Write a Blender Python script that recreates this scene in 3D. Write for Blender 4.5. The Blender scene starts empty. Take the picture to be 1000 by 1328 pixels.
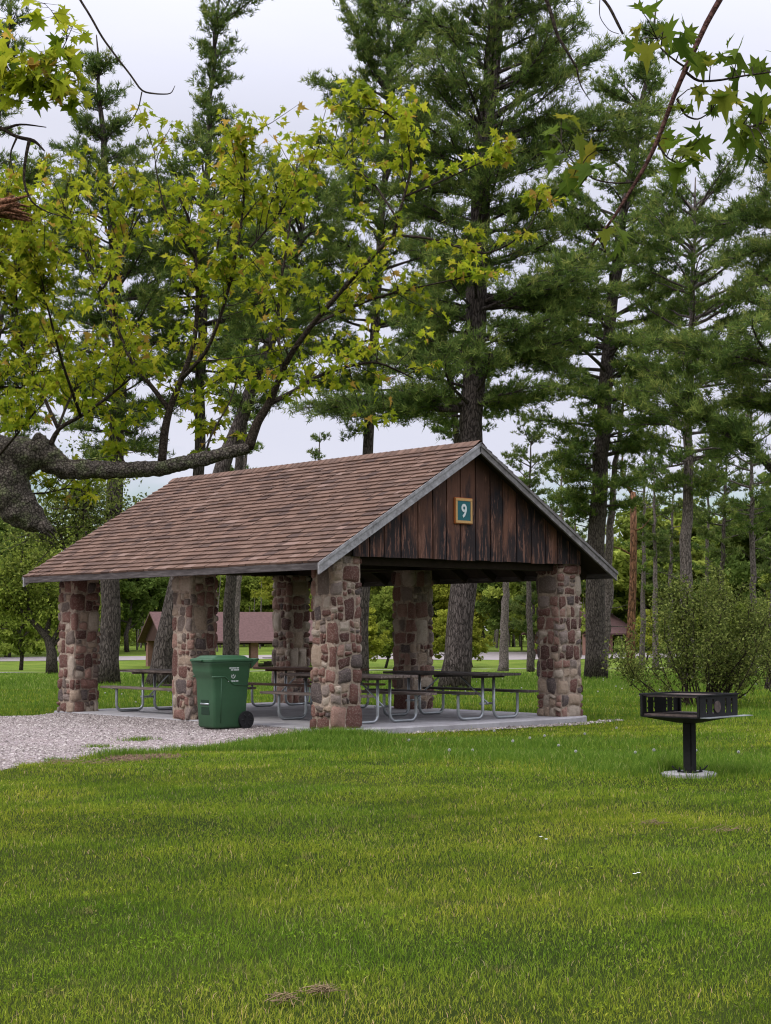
import bpy, bmesh, math, random
import numpy as np
from mathutils import Vector, noise, Matrix
random.seed(7); RNG = np.random.default_rng(7)
PI = math.pi
scene = bpy.context.scene
COL = scene.collection

# ------------------------------------------------------------------ camera
S = 0.87
F = 2111.23
PITCH, ROLL, YAW = 0.0729, -0.0024, 0.7324
CAM = np.array([-18.1196 * S, -21.4752 * S, 1.6816 * S])
FW = np.array([math.sin(YAW) * math.cos(PITCH), math.cos(YAW) * math.cos(PITCH), math.sin(PITCH)])
R0 = np.array([math.cos(YAW), -math.sin(YAW), 0.0])
U0 = np.cross(R0, FW)
RR = math.cos(ROLL) * R0 + math.sin(ROLL) * U0
UU = -math.sin(ROLL) * R0 + math.cos(ROLL) * U0
HF = np.array([math.sin(YAW), math.cos(YAW), 0.0])      # level forward
HR = np.array([math.cos(YAW), -math.sin(YAW), 0.0])     # level right


def at(px, py, s):
    """world point seen at photo pixel (px, py), s metres ahead of the camera"""
    d = FW + (px - 500) / F * RR - (py - 664) / F * UU
    return CAM + d * (s / float(d @ HF))


def lat(l, s, z=0.0):
    p = CAM + HF * s + HR * l
    return np.array([p[0], p[1], z])


cd = bpy.data.cameras.new('camera'); cam = bpy.data.objects.new('camera', cd); COL.objects.link(cam)
cd.sensor_fit = 'HORIZONTAL'; cd.sensor_width = 36; cd.lens = 36 * F / 1000
cd.clip_start = 0.1; cd.clip_end = 5000
M = Matrix(((RR[0], UU[0], -FW[0], CAM[0]), (RR[1], UU[1], -FW[1], CAM[1]), (RR[2], UU[2], -FW[2], CAM[2]), (0, 0, 0, 1)))
cam.matrix_world = M
scene.camera = cam

# ------------------------------------------------------------------ terrain
_sk = np.array([-60, 0, 20, 24, 38, 130, 160, 200, 260, 900, 3000.])
_zk = np.array([-.15, -.15, -.11, -.10, -.15, -1.5, -.55, -.1, .2, .5, 1.])


def gz(x, y):
    x = np.asarray(x, float); y = np.asarray(y, float)
    s = (x - CAM[0]) * HF[0] + (y - CAM[1]) * HF[1]
    l = (x - CAM[0]) * HR[0] + (y - CAM[1]) * HR[1]
    z = np.interp(s, _sk, _zk)
    und = 0.02 * np.sin(x * .9 + 1.3) * np.cos(y * .7) + 0.012 * np.sin(x * 2.3 + y * 1.7)
    # keep it calm where the slab lies
    cx, cy = 2.8, 3.9
    w = np.clip((np.maximum(np.abs(x - cx) / 3.2, np.abs(y - cy) / 4.3) - 1) * 3, 0, 1)
    z = z + und * w
    # slight rise of the lawn towards the near corner pillar
    z = z + 0.05 * np.exp(-((x + .9) ** 2 + (y + .9) ** 2) / 1.2)
    return z


def gp(px, s):
    """ground point under photo column px at distance s"""
    p = at(px, 818, s)
    return np.array([p[0], p[1], float(gz(p[0], p[1]))])


# ------------------------------------------------------------------ helpers
def tag(o, label=None, cat=None, group=None, kind=None):
    if label: o['label'] = label
    if cat: o['category'] = cat
    if group: o['group'] = group
    if kind: o['kind'] = kind
    return o


def empty(name, loc, label, cat, group=None, rz=0.0):
    o = bpy.data.objects.new(name, None); COL.objects.link(o)
    o.empty_display_size = .2
    o.location = loc; o.rotation_euler = (0, 0, rz)
    return tag(o, label, cat, group)


def link(name, me, parent=None, loc=None):
    o = bpy.data.objects.new(name, me); COL.objects.link(o)
    if parent is not None: o.parent = parent
    if loc is not None: o.location = loc
    return o


class MB:
    """mesh collector: verts, faces, material slots, a random value per vertex"""

    def __init__(s):
        s.V = []; s.F = []; s.m = []; s.r = []; s.n = 0; s.sm = []

    def add(s, V, Fc, mat=0, rnd=None, smooth=False):
        V = np.asarray(V, float).reshape(-1, 3)
        b = s.n; s.V.append(V); s.n += len(V)
        if rnd is None: rnd = random.random()
        s.r.append(np.full(len(V), rnd) if np.isscalar(rnd) else np.asarray(rnd, float))
        if isinstance(Fc, np.ndarray): Fc = (Fc + b).tolist()
        else: Fc = [[i + b for i in f] for f in Fc]
        s.F += Fc; s.m += [mat] * len(Fc); s.sm += [smooth] * len(Fc)

    def box(s, lo, hi, mat=0, rnd=None, bev=0.0, xf=None):
        x0, y0, z0 = lo; x1, y1, z1 = hi
        if bev <= 0:
            V = [(x0, y0, z0), (x1, y0, z0), (x1, y1, z0), (x0, y1, z0), (x0, y0, z1), (x1, y0, z1), (x1, y1, z1), (x0, y1, z1)]
            Fc = [[0, 3, 2, 1], [4, 5, 6, 7], [0, 1, 5, 4], [1, 2, 6, 5], [2, 3, 7, 6], [3, 0, 4, 7]]
        else:
            bm = bmesh.new(); bmesh.ops.create_cube(bm, size=1)
            for v in bm.verts:
                v.co = Vector(((x0 + x1) / 2 + v.co.x * (x1 - x0), (y0 + y1) / 2 + v.co.y * (y1 - y0), (z0 + z1) / 2 + v.co.z * (z1 - z0)))
            bmesh.ops.bevel(bm, geom=bm.edges[:], offset=bev, segments=2, affect='EDGES')
            bm.verts.index_update()
            V = [tuple(v.co) for v in bm.verts]; Fc = [[v.index for v in f.verts] for f in bm.faces]; bm.free()
        V = np.array(V, float)
        if xf is not None: V = xf(V)
        s.add(V, Fc, mat, rnd)

    def tube(s, P, rad, n=8, mat=0, rnd=None, caps=True, amp=0.0, nscale=4.0, smooth=True, lobes=None):
        P = np.asarray(P, float); k = len(P)
        rad = np.full(k, rad) if np.isscalar(rad) else np.asarray(rad, float)
        T = np.gradient(P, axis=0); T /= np.linalg.norm(T, axis=1)[:, None] + 1e-12
        a = np.array([0, 0, 1.]) if abs(T[0][2]) < .9 else np.array([1., 0, 0])
        X = np.cross(T[0], a); X /= np.linalg.norm(X)
        V = np.zeros((k, n, 3)); ang = np.arange(n) * 2 * PI / n
        for i in range(k):
            X = X - T[i] * (X @ T[i]); X /= np.linalg.norm(X) + 1e-12
            Y = np.cross(T[i], X)
            rr = np.full(n, rad[i])
            if lobes is not None: rr = rr * (1 + lobes[i] * np.cos(ang * 5 + .4) + lobes[i] * .5 * np.cos(ang * 3))
            ring = P[i] + np.outer(np.cos(ang) * rr, X) + np.outer(np.sin(ang) * rr, Y)
            if amp > 0:
                for j in range(n):
                    q = Vector(ring[j] * nscale)
                    d = noise.noise(q) + .5 * noise.noise(q * 2.3)
                    ring[j] = P[i] + (ring[j] - P[i]) * (1 + amp * d)
            V[i] = ring
        idx = np.arange(k * n).reshape(k, n)
        A = idx[:-1]; B = np.roll(idx, -1, 1)[:-1]; Cc = np.roll(idx, -1, 1)[1:]; D = idx[1:]
        Fc = np.stack([A, B, Cc, D], -1).reshape(-1, 4).tolist()
        if caps:
            Fc.append(list(range(n))[::-1]); Fc.append([int(q) for q in idx[-1]])
        s.add(V.reshape(-1, 3), Fc, mat, rnd, smooth)

    def build(s, name, mats, parent=None, loc=None, origin=None):
        V = np.concatenate(s.V) if s.V else np.zeros((0, 3))
        if origin is not None: V = V - np.asarray(origin, float)
        me = bpy.data.meshes.new(name); me.from_pydata(V.tolist(), [], s.F)
        if not isinstance(mats, (list, tuple)): mats = [mats]
        for m in mats: me.materials.append(m)
        me.polygons.foreach_set('material_index', np.array(s.m, dtype=np.int32))
        me.polygons.foreach_set('use_smooth', np.array(s.sm, dtype=bool))
        at_ = me.attributes.new('rnd', 'FLOAT', 'POINT'); at_.data.foreach_set('value', np.concatenate(s.r).astype(np.float32))
        me.update()
        return link(name, me, parent, loc if loc is not None else (origin if origin is not None else None))


def np_mesh(name, V, Fa, mats, rnd, mi=None, smooth=False):
    """fast mesh from arrays; Fa is (n,3) or (n,4) or a list of such arrays"""
    me = bpy.data.meshes.new(name)
    if not isinstance(Fa, list): Fa = [Fa]
    me.vertices.add(len(V)); me.vertices.foreach_set('co', np.asarray(V, np.float32).ravel())
    loops = np.concatenate([f.ravel() for f in Fa]).astype(np.int32)
    sizes = np.concatenate([np.full(len(f), f.shape[1]) for f in Fa]).astype(np.int32)
    me.loops.add(len(loops)); me.loops.foreach_set('vertex_index', loops)
    me.polygons.add(len(sizes))
    st = np.zeros(len(sizes), np.int32); st[1:] = np.cumsum(sizes)[:-1]
    me.polygons.foreach_set('loop_start', st)
    if not isinstance(mats, (list, tuple)): mats = [mats]
    for m in mats: me.materials.append(m)
    if mi is not None: me.polygons.foreach_set('material_index', np.asarray(mi, np.int32))
    me.polygons.foreach_set('use_smooth', np.full(len(sizes), smooth, dtype=bool))
    a = me.attributes.new('rnd', 'FLOAT', 'POINT'); a.data.foreach_set('value', np.asarray(rnd, np.float32))
    me.update(calc_edges=True); me.validate()
    return me


# ------------------------------------------------------------------ materials
def lin(c):
    return tuple((v / 255 / 12.92 if v / 255 <= .04045 else ((v / 255 + .055) / 1.055) ** 2.4) for v in c) + (1.,)


class Mat:
    def __init__(s, name, rough=.8, spec=.3):
        s.m = bpy.data.materials.new(name); s.m.use_nodes = True
        s.t = s.m.node_tree; s.N = s.t.nodes; s.L = s.t.links
        s.b = s.N['Principled BSDF']; s.out = s.N['Material Output']
        s.b.inputs['Roughness'].default_value = rough
        s.b.inputs['Specular IOR Level'].default_value = spec
        s._co = None

    def n(s, typ, **kw):
        x = s.N.new(typ)
        for k, v in kw.items():
            if k in ('data_type', 'blend_type', 'operation', 'noise_dimensions', 'feature', 'attribute_name', 'bands_direction', 'distance', 'wave_type', 'interpolation'): setattr(x, k, v)
        return x

    def co(s, scale=(1, 1, 1), world=True, rot=(0, 0, 0)):
        mp = s.N.new('ShaderNodeMapping'); mp.inputs['Scale'].default_value = scale; mp.inputs['Rotation'].default_value = rot
        if world:
            g = s.N.new('ShaderNodeNewGeometry'); s.L.new(g.outputs['Position'], mp.inputs[0])
        else:
            g = s.N.new('ShaderNodeTexCoord'); s.L.new(g.outputs['Object'], mp.inputs[0])
        return mp.outputs[0]

    def noise(s, scale=5, detail=4, rough=.6, co=None, dist=0.):
        x = s.N.new('ShaderNodeTexNoise'); x.inputs['Scale'].default_value = scale; x.inputs['Detail'].default_value = detail
        x.inputs['Roughness'].default_value = rough; x.inputs['Distortion'].default_value = dist
        s.L.new(co if co is not None else s.co(), x.inputs['Vector']); return x.outputs['Fac']

    def vor(s, scale=5, co=None, out='Distance', feature='F1'):
        x = s.N.new('ShaderNodeTexVoronoi'); x.feature = feature; x.inputs['Scale'].default_value = scale
        s.L.new(co if co is not None else s.co(), x.inputs['Vector']); return x.outputs[out]

    def attr(s, name='rnd'):
        x = s.N.new('ShaderNodeAttribute'); x.attribute_name = name; return x.outputs['Fac']

    def ramp(s, fac, stops, interp='LINEAR'):
        x = s.N.new('ShaderNodeValToRGB'); x.color_ramp.interpolation = interp
        e = x.color_ramp.elements
        while len(e) < len(stops): e.new(.5)
        for q, (p, c) in zip(e, stops):
            q.position = p; q.color = c if len(c) == 4 else tuple(c) + (1.,)
        s.L.new(fac, x.inputs[0]); return x.outputs[0]

    def mix(s, f, a, b, mode='MIX'):
        x = s.N.new('ShaderNodeMix'); x.data_type = 'RGBA'; x.blend_type = mode
        for v, i in ((f, 0), (a, 6), (b, 7)):
            if hasattr(v, 'is_linked') or hasattr(v, 'links'): s.L.new(v, x.inputs[i])
            else: x.inputs[i].default_value = v
        return x.outputs[2]

    def math(s, op, a, b=0., clamp=False):
        x = s.N.new('ShaderNodeMath'); x.operation = op; x.use_clamp = clamp
        for v, i in ((a, 0), (b, 1)):
            if hasattr(v, 'links'): s.L.new(v, x.inputs[i])
            else: x.inputs[i].default_value = v
        return x.outputs[0]

    def range(s, v, a, b, c=0., d=1.):
        x = s.N.new('ShaderNodeMapRange'); s.L.new(v, x.inputs[0])
        for i, q in enumerate((a, b, c, d)): x.inputs[i + 1].default_value = q
        return x.outputs[0]

    def color(s, c):
        if hasattr(c, 'links'): s.L.new(c, s.b.inputs['Base Color'])
        else: s.b.inputs['Base Color'].default_value = c
        return s

    def rough(s, c):
        s.L.new(c, s.b.inputs['Roughness']); return s

    def bump(s, h, strength=.5, dist=.02):
        x = s.N.new('ShaderNodeBump'); x.inputs['Strength'].default_value = strength; x.inputs['Distance'].default_value = dist
        s.L.new(h, x.inputs['Height']); s.L.new(x.outputs[0], s.b.inputs['Normal']); return s

    def translucent(s, colr, f=.35):
        tr = s.N.new('ShaderNodeBsdfTranslucent'); mx = s.N.new('ShaderNodeMixShader'); mx.inputs[0].default_value = f
        if hasattr(colr, 'links'): s.L.new(colr, tr.inputs[0])
        else: tr.inputs[0].default_value = colr
        s.L.new(s.b.outputs[0], mx.inputs[1]); s.L.new(tr.outputs[0], mx.inputs[2]); s.L.new(mx.outputs[0], s.out.inputs[0])
        return s


def leaf_mat(name, stops, tr=.35, rough=.6, clump=1.2, cl=(.75, 1.25)):
    """leaf colour: random per leaf, slow change from clump to clump"""
    m = Mat(name, .75, .06)
    c = m.ramp(m.attr(), stops)
    nz = m.range(m.noise(clump, 2), .3, .7, cl[0], cl[1])
    cmb = m.N.new('ShaderNodeCombineXYZ')
    for i in range(3): m.L.new(nz, cmb.inputs[i])
    c = m.mix(1.0, c, cmb.outputs[0], 'MULTIPLY')
    m.color(c); m.translucent(c, tr)
    return m.m


def C(r, g, b): return (r, g, b, 1.)


M_pine = leaf_mat('pine_needles', [(0, C(.034, .068, .018)), (.45, C(.095, .152, .034)), (.8, C(.19, .245, .055)), (1, C(.29, .31, .08))], .3, .55, .9, (.75, 1.3))
M_pine2 = leaf_mat('pine_needles_light', [(0, C(.045, .075, .022)), (.5, C(.09, .13, .032)), (1, C(.17, .19, .055))], .3, .55, .9, (.75, 1.3))
M_maple = leaf_mat('maple_leaves', [(0, C(.085, .14, .010)), (.35, C(.21, .28, .015)), (.7, C(.37, .40, .024)), (.97, C(.50, .46, .04)), (1, C(.42, .27, .05))], .5, .45, 1.6, (.65, 1.25))
M_maple_near = leaf_mat('maple_leaves_near', [(0, C(.05, .09, .010)), (.6, C(.11, .16, .014)), (1, C(.24, .22, .025))], .5, .4, 2., (.85, 1.15))
M_wood = leaf_mat('woodland_leaves', [(0, C(.08, .115, .02)), (.5, C(.20, .255, .04)), (1, C(.38, .42, .08))], .4, .7, .12, (.65, 1.25))
M_woodd = leaf_mat('woodland_leaves_dark', [(0, C(.05, .08, .018)), (.5, C(.10, .15, .03)), (1, C(.18, .23, .05))], .35, .7, .15, (.7, 1.25))
M_woody = leaf_mat('woodland_leaves_yellow', [(0, C(.14, .17, .02)), (.5, C(.27, .29, .035)), (1, C(.42, .42, .06))], .4, .7, .15, (.7, 1.2))
M_bush = leaf_mat('bush_leaves', [(0, C(.055, .080, .018)), (.5, C(.125, .155, .032)), (1, C(.25, .28, .07))], .35, .6, 1.5, (.75, 1.25))


def bark(name, a, b, c, zs=(9, 9, 2), bs=.9, mossy=None, bd=.04, crack=.16):
    """plated, fissured bark: cells stretched along the stem with dark cracks between"""
    m = Mat(name, .95, .08)
    co = m.co(zs)
    wob = m.N.new('ShaderNodeTexNoise'); wob.inputs['Scale'].default_value = 1.3; wob.inputs['Detail'].default_value = 3; m.L.new(co, wob.inputs['Vector'])
    va = m.N.new('ShaderNodeVectorMath'); va.operation = 'MULTIPLY_ADD'; m.L.new(wob.outputs['Color'], va.inputs[0]); va.inputs[1].default_value = (1.1, 1.1, 1.1); m.L.new(co, va.inputs[2])
    e = m.vor(1.0, va.outputs[0], 'Distance', 'DISTANCE_TO_EDGE')
    f = m.noise(2.2, 7, .75, va.outputs[0])
    col = m.ramp(f, [(.3, a), (.5, b), (.7, c)])
    if mossy: col = m.mix(m.range(m.noise(6, 6, .75), .50, .60), col, mossy)
    ck = m.range(e, 0., crack, 1., 0.)
    col = m.mix(m.math('MULTIPLY', ck, .85), col, tuple(v * .35 for v in a[:3]) + (1.,))
    m.color(col)
    h = m.math('ADD', m.math('MULTIPLY', f, .5), m.math('MULTIPLY', m.range(e, 0, crack, 0, 1), .8))
    m.bump(h, bs, bd)
    return m.m


M_bark = bark('pine_bark', C(.035, .028, .024), C(.095, .078, .068), C(.19, .16, .145), (14, 14, 3.6), .8, bd=.03)
M_bark_g = bark('grey_pine_bark', C(.08, .064, .056), C(.17, .14, .125), C(.29, .245, .225), (14, 14, 4.5), .8, bd=.03)
M_bark_r = bark('red_pine_bark', C(.06, .04, .03), C(.22, .11, .06), C(.36, .19, .11), (9, 9, 2.2))
M_bark_m = bark('maple_bark', C(.045, .036, .030), C(.13, .108, .088), C(.29, .26, .215), (42, 42, 42), .8, C(.16, .17, .09), .015, .16)
M_twig = bark('twig_bark', C(.022, .016, .012), C(.05, .038, .028), C(.11, .09, .07), (40, 40, 40), .3)
M_twig_red = bark('red_twig_bark', C(.05, .025, .02), C(.10, .05, .04), C(.17, .1, .08), (40, 40, 40), .3)
M_split = bark('splintered_wood', C(.10, .04, .02), C(.28, .13, .07), C(.42, .25, .15), (40, 40, 40), .6)


def m_ground(k=1.3):
    m = Mat('lawn_soil', .95, .05)
    g = m.ramp(m.noise(.55, 5, .6), [(.3, C(.075, .115, .016)), (.5, C(.115, .16, .022)), (.7, C(.16, .19, .034))])
    fine = m.noise(30, 4, .75)
    g = m.mix(m.range(fine, .3, .7), m.mix(.55, g, C(.02, .035, .008)), g)
    d = m.ramp(m.noise(20, 4, .8), [(.3, C(.06, .045, .03)), (.7, C(.16, .12, .08))])
    g = m.mix(m.range(m.noise(1.7, 6, .75), .66, .74), g, d)
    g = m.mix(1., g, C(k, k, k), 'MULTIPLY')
    m.color(g); m.bump(fine, .8, .05)
    return m.m


M_ground = m_ground(); M_soil = m_ground(.36)  # second copy is darkened so the gaps between near blades stay dark


def m_blade():
    m = Mat('grass_blades', .8, .06)
    base = m.ramp(m.attr(), [(0, C(.070, .142, .012)), (.45, C(.165, .265, .020)), (.8, C(.28, .375, .036)), (.95, C(.40, .45, .08)), (1, C(.50, .42, .22))])
    # patches: yellower and greener stretches of lawn
    co = m.co((1.0, 1.0, .0), rot=(0, 0, -.35))
    p = m.noise(.34, 4, .6, co)
    q = m.noise(1.6, 3, .6, co)
    base = m.mix(m.range(p, .38, .58, 0., .9), base, m.mix(1.0, base, C(1.55, 1.18, 1.3), 'MULTIPLY'))
    base = m.mix(m.range(q, .46, .66, 0., .55), base, m.mix(1.0, base, C(.60, .76, .62), 'MULTIPLY'))
    # streaks left by the mower, across the view, and small dead brown spots
    co2 = m.co((.35, 1.7, .0), rot=(0, 0, YAW))
    st = m.noise(1.0, 4, .65, co2, .6)
    base = m.mix(m.range(st, .50, .62, 0., .75), base, m.mix(1.0, base, C(.50, .62, .55), 'MULTIPLY'))
    base = m.mix(m.range(st, .36, .44, .45, 0.), base, m.mix(1.0, base, C(1.35, 1.15, 1.1), 'MULTIPLY'))
    dead = m.noise(2.6, 5, .75, co)
    base = m.mix(m.range(dead, .60, .67, 0., .7), base, C(.30, .22, .10))
    m.color(base); m.translucent(base, .35)
    return m.m


M_blade = m_blade()


def m_tall():
    m = Mat('tall_grass_blades', .8, .06)
    base = m.ramp(m.attr(), [(0, C(.055, .120, .014)), (.5, C(.12, .21, .022)), (.9, C(.22, .30, .045)), (1, C(.38, .37, .14))])
    m.color(base); m.translucent(base, .35); return m.m


M_tall = m_tall()


def m_stone():
    m = Mat('field_stone', .85, .25)
    c = m.ramp(m.attr(), [(0, C(.11, .052, .042)), (.10, C(.17, .080, .062)), (.24, C(.26, .135, .105)), (.37, C(.19, .145, .12)), (.47, C(.36, .215, .165)),
                          (.60, C(.44, .33, .24)), (.72, C(.13, .10, .092)), (.80, C(.52, .43, .34)), (.90, C(.30, .235, .20)), (1, C(.2, .09, .07))], 'CONSTANT')
    n1 = m.noise(9, 6, .7); n2 = m.noise(40, 5, .7)
    c = m.mix(m.range(n1, .35, .7, 0, .55), c, m.mix(1., c, C(.5, .45, .42), 'MULTIPLY'))
    c = m.mix(m.range(n2, .5, .75, 0, .5), c, C(.48, .40, .33))
    m.color(c); m.bump(m.math('ADD', m.noise(16, 6, .75), n2), 1., .035); return m.m


M_stone = m_stone()


def m_mortar():
    m = Mat('mortar', .95, .1)
    n = m.noise(14, 6, .7)
    m.color(m.ramp(n, [(.3, C(.14, .105, .08)), (.55, C(.34, .265, .205)), (.75, C(.46, .38, .31))])); m.bump(n, .8, .02); return m.m


M_mortar = m_mortar()


def m_shingle():
    m = Mat('brown_shingles', .92, .15)
    c = m.ramp(m.attr(), [(0, C(.088, .056, .044)), (.3, C(.130, .080, .058)), (.6, C(.162, .098, .070)), (.85, C(.19, .118, .086)), (1, C(.225, .148, .115))])
    g = m.noise(90, 3, .8)
    c = m.mix(m.range(g, .3, .7, 0, .45), c, m.mix(1., c, C(.5, .48, .48), 'MULTIPLY'))
    st = m.noise(1.1, 6, .7)
    c = m.mix(m.range(st, .5, .75, 0, .25), c, C(.16, .11, .09))
    m.color(c); m.bump(g, .3, .01); return m.m


M_shingle = m_shingle()


def m_greywood(name='weathered_grey_wood', a=C(.13, .12, .115), b=C(.26, .25, .24), c=C(.40, .39, .38), sc=(30, 3, 30)):
    m = Mat(name, .85, .2)
    f = m.noise(1, 7, .7, m.co(sc))
    k = m.noise(5, 5, .7)
    col = m.ramp(f, [(.3, a), (.5, b), (.7, c)])
    col = m.mix(m.range(k, .62, .72, 0, .8), col, C(.06, .045, .035))
    m.color(col); m.bump(f, .4, .01); return m.m


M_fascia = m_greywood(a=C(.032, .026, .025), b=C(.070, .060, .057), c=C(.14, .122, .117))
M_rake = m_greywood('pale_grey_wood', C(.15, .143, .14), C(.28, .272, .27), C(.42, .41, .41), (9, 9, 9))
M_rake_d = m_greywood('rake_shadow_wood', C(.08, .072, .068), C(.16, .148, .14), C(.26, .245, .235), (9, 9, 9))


def m_siding():
    m = Mat('peeling_brown_siding', .8, .25)
    co = m.co((14, 14, 1.6))
    f = m.noise(1, 8, .75, co, .5)
    c0 = m.ramp(m.attr(), [(0, C(.050, .026, .018)), (.5, C(.095, .044, .028)), (1, C(.155, .072, .044))])
    grain = m.noise(1, 5, .7, m.co((60, 60, 2.5)))
    c0 = m.mix(m.range(grain, .35, .7, 0, .5), c0, m.mix(1., c0, C(.45, .42, .42), 'MULTIPLY'))
    # black weathered areas, low on the wall, and bare reddish wood where the paint has peeled
    g = m.N.new('ShaderNodeNewGeometry'); sep = m.N.new('ShaderNodeSeparateXYZ'); m.L.new(g.outputs['Position'], sep.inputs[0])
    low = m.range(sep.outputs['Z'], 3.9, 2.7, -.10, .10)
    dk = m.range(m.math('ADD', m.noise(1, 4, .6, m.co((3.2, 3.2, .8))), low), .46, .57)
    c = m.mix(m.math('MULTIPLY', dk, .9), c0, C(.014, .013, .015))
    peel = m.range(m.math('ADD', f, m.math('MULTIPLY', low, .35)), .545, .60)
    c = m.mix(m.math('MULTIPLY', peel, .8), c, m.ramp(grain, [(.3, C(.11, .048, .032)), (.7, C(.30, .155, .105))]))
    m.color(c); m.bump(m.math('ADD', f, grain), .5, .01); return m.m


M_siding = m_siding()


def m_plain(name, col, rough=.7, spec=.3, metal=0., nz=None, var=.25, bump=.15, scale=12):
    m = Mat(name, rough, spec); m.b.inputs['Metallic'].default_value = metal
    n = m.noise(scale, 5, .7)
    m.color(m.mix(m.range(n, .3, .7), tuple(v * (1 - var) for v in col[:3]) + (1.,), tuple(min(1, v * (1 + var)) for v in col[:3]) + (1.,)))
    m.bump(n, bump, .01)
    return m.m


M_dark = m_plain('dark_stained_timber', C(.035, .024, .018), .85, .15)
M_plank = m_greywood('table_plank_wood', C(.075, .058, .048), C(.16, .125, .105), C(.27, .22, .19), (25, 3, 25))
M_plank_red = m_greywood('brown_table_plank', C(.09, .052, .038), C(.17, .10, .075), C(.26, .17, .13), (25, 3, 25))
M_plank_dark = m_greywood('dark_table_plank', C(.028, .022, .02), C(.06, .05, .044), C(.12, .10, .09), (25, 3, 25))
M_galv = m_plain('galvanised_steel', C(.36, .38, .39), .42, .5, .75, var=.2, scale=8)
M_blackiron = m_plain('black_iron', C(.008, .0075, .0075), .7, .25, 0, var=.4, scale=20, bump=.3)
M_rust = m_plain('rusted_iron', C(.10, .075, .065), .8, .3, .2, var=.5, scale=14, bump=.3)
M_green = m_plain('green_plastic', C(.027, .084, .036), .5, .45, 0, var=.1, scale=6, bump=.04)
M_green_shade = m_plain('recess_shade_green', C(.010, .03, .014), .7, .3, 0, var=.1)
M_rubber = m_plain('black_rubber', C(.012, .012, .013), .6, .3)
M_white = m_plain('white_print', C(.62, .66, .64), .7, .2, var=.05)
M_teal = m_plain('teal_sign_paint', C(.012, .105, .115), .5, .3, var=.08, bump=.02)
M_gold = m_plain('ochre_sign_frame', C(.50, .30, .11), .6, .3, var=.12, bump=.05, scale=30)
M_orange = m_plain('orange_sign_edge', C(.40, .12, .03), .6, .3, var=.12, bump=.05)


def m_concrete():
    m = Mat('concrete', .9, .2)
    n = m.noise(2.2, 6, .7); f = m.noise(60, 4, .8)
    c = m.ramp(n, [(.3, C(.26, .24, .24)), (.55, C(.36, .345, .345)), (.75, C(.43, .42, .42))])
    c = m.mix(m.range(f, .35, .75, 0, .3), c, C(.2, .18, .17))
    m.color(c); m.bump(f, .4, .01); return m.m


M_conc = m_concrete()


def m_gravel():
    m = Mat('gravel', .95, .15)
    v = m.vor(38, None, 'Color'); sp = m.N.new('ShaderNodeSeparateColor'); m.L.new(v, sp.inputs[0])
    c = m.ramp(sp.outputs[0], [(0, C(.12, .09, .083)), (.35, C(.22, .172, .163)), (.7, C(.31, .26, .25)), (1, C(.42, .37, .35))])
    c = m.mix(m.range(m.noise(1.1, 4, .6), .5, .75, 0, .45), c, C(.30, .23, .20))
    m.color(c); m.bump(m.vor(38), .9, .02); return m.m


M_gravel = m_gravel()


def m_pebble():
    m = Mat('gravel_stones', .9, .2)
    m.color(m.ramp(m.attr(), [(0, C(.10, .082, .074)), (.4, C(.22, .185, .168)), (.75, C(.34, .295, .27)), (1, C(.52, .47, .43))])); return m.m


M_pebble = m_pebble()
M_road = m_plain('far_road', C(.25, .22, .21), .9, .2, var=.12, scale=1.5)
M_roof_far = m_plain('far_brown_roof', C(.115, .068, .062), .9, .1, var=.22, scale=5)
M_wall_far = m_plain('far_brown_boards', C(.06, .034, .03), .9, .1, var=.2, scale=3)
M_straw = m_plain('dry_straw', C(.22, .16, .09), .9, .1, var=.35, scale=30)
M_dirt = m_plain('bare_dirt', C(.13, .085, .055), .95, .1, var=.5, scale=18, bump=.8)
M_fluff = m_plain('dandelion_fluff', C(.72, .72, .68), .9, .1, var=.1)
M_petal = m_plain('white_petals', C(.85, .85, .85), .8, .2, var=.05)
M_yellow = m_plain('yellow_petals', C(.75, .55, .03), .8, .2, var=.1)

# ------------------------------------------------------------------ ground
def sheet(name, s_list, l_fac, mat, zoff=0.):
    s_list = np.asarray(s_list); cols = np.asarray(l_fac)
    SS, LL = np.meshgrid(s_list, cols, indexing='ij')
    Lw = LL * (12 + np.abs(SS) * .75)
    X = CAM[0] + HF[0] * SS + HR[0] * Lw; Y = CAM[1] + HF[1] * SS + HR[1] * Lw
    Z = gz(X, Y) + zoff
    n, m = SS.shape
    idx = np.arange(n * m).reshape(n, m)
    Fa = np.stack([idx[:-1, :-1], idx[:-1, 1:], idx[1:, 1:], idx[1:, :-1]], -1).reshape(-1, 4)
    V = np.stack([X, Y, Z], -1).reshape(-1, 3)
    sc_ = SS.ravel()[Fa[:, 0]]
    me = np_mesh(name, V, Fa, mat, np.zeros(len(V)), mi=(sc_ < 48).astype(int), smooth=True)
    o = link(name, me); return o


sl = np.concatenate([np.linspace(-40, 0, 12), np.linspace(.4, 45, 160), np.linspace(46, 300, 160), np.geomspace(310, 3000, 14)])
tag(sheet('ground', sl, np.linspace(-1, 1, 121), [M_ground, M_soil]), kind='structure')


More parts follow.
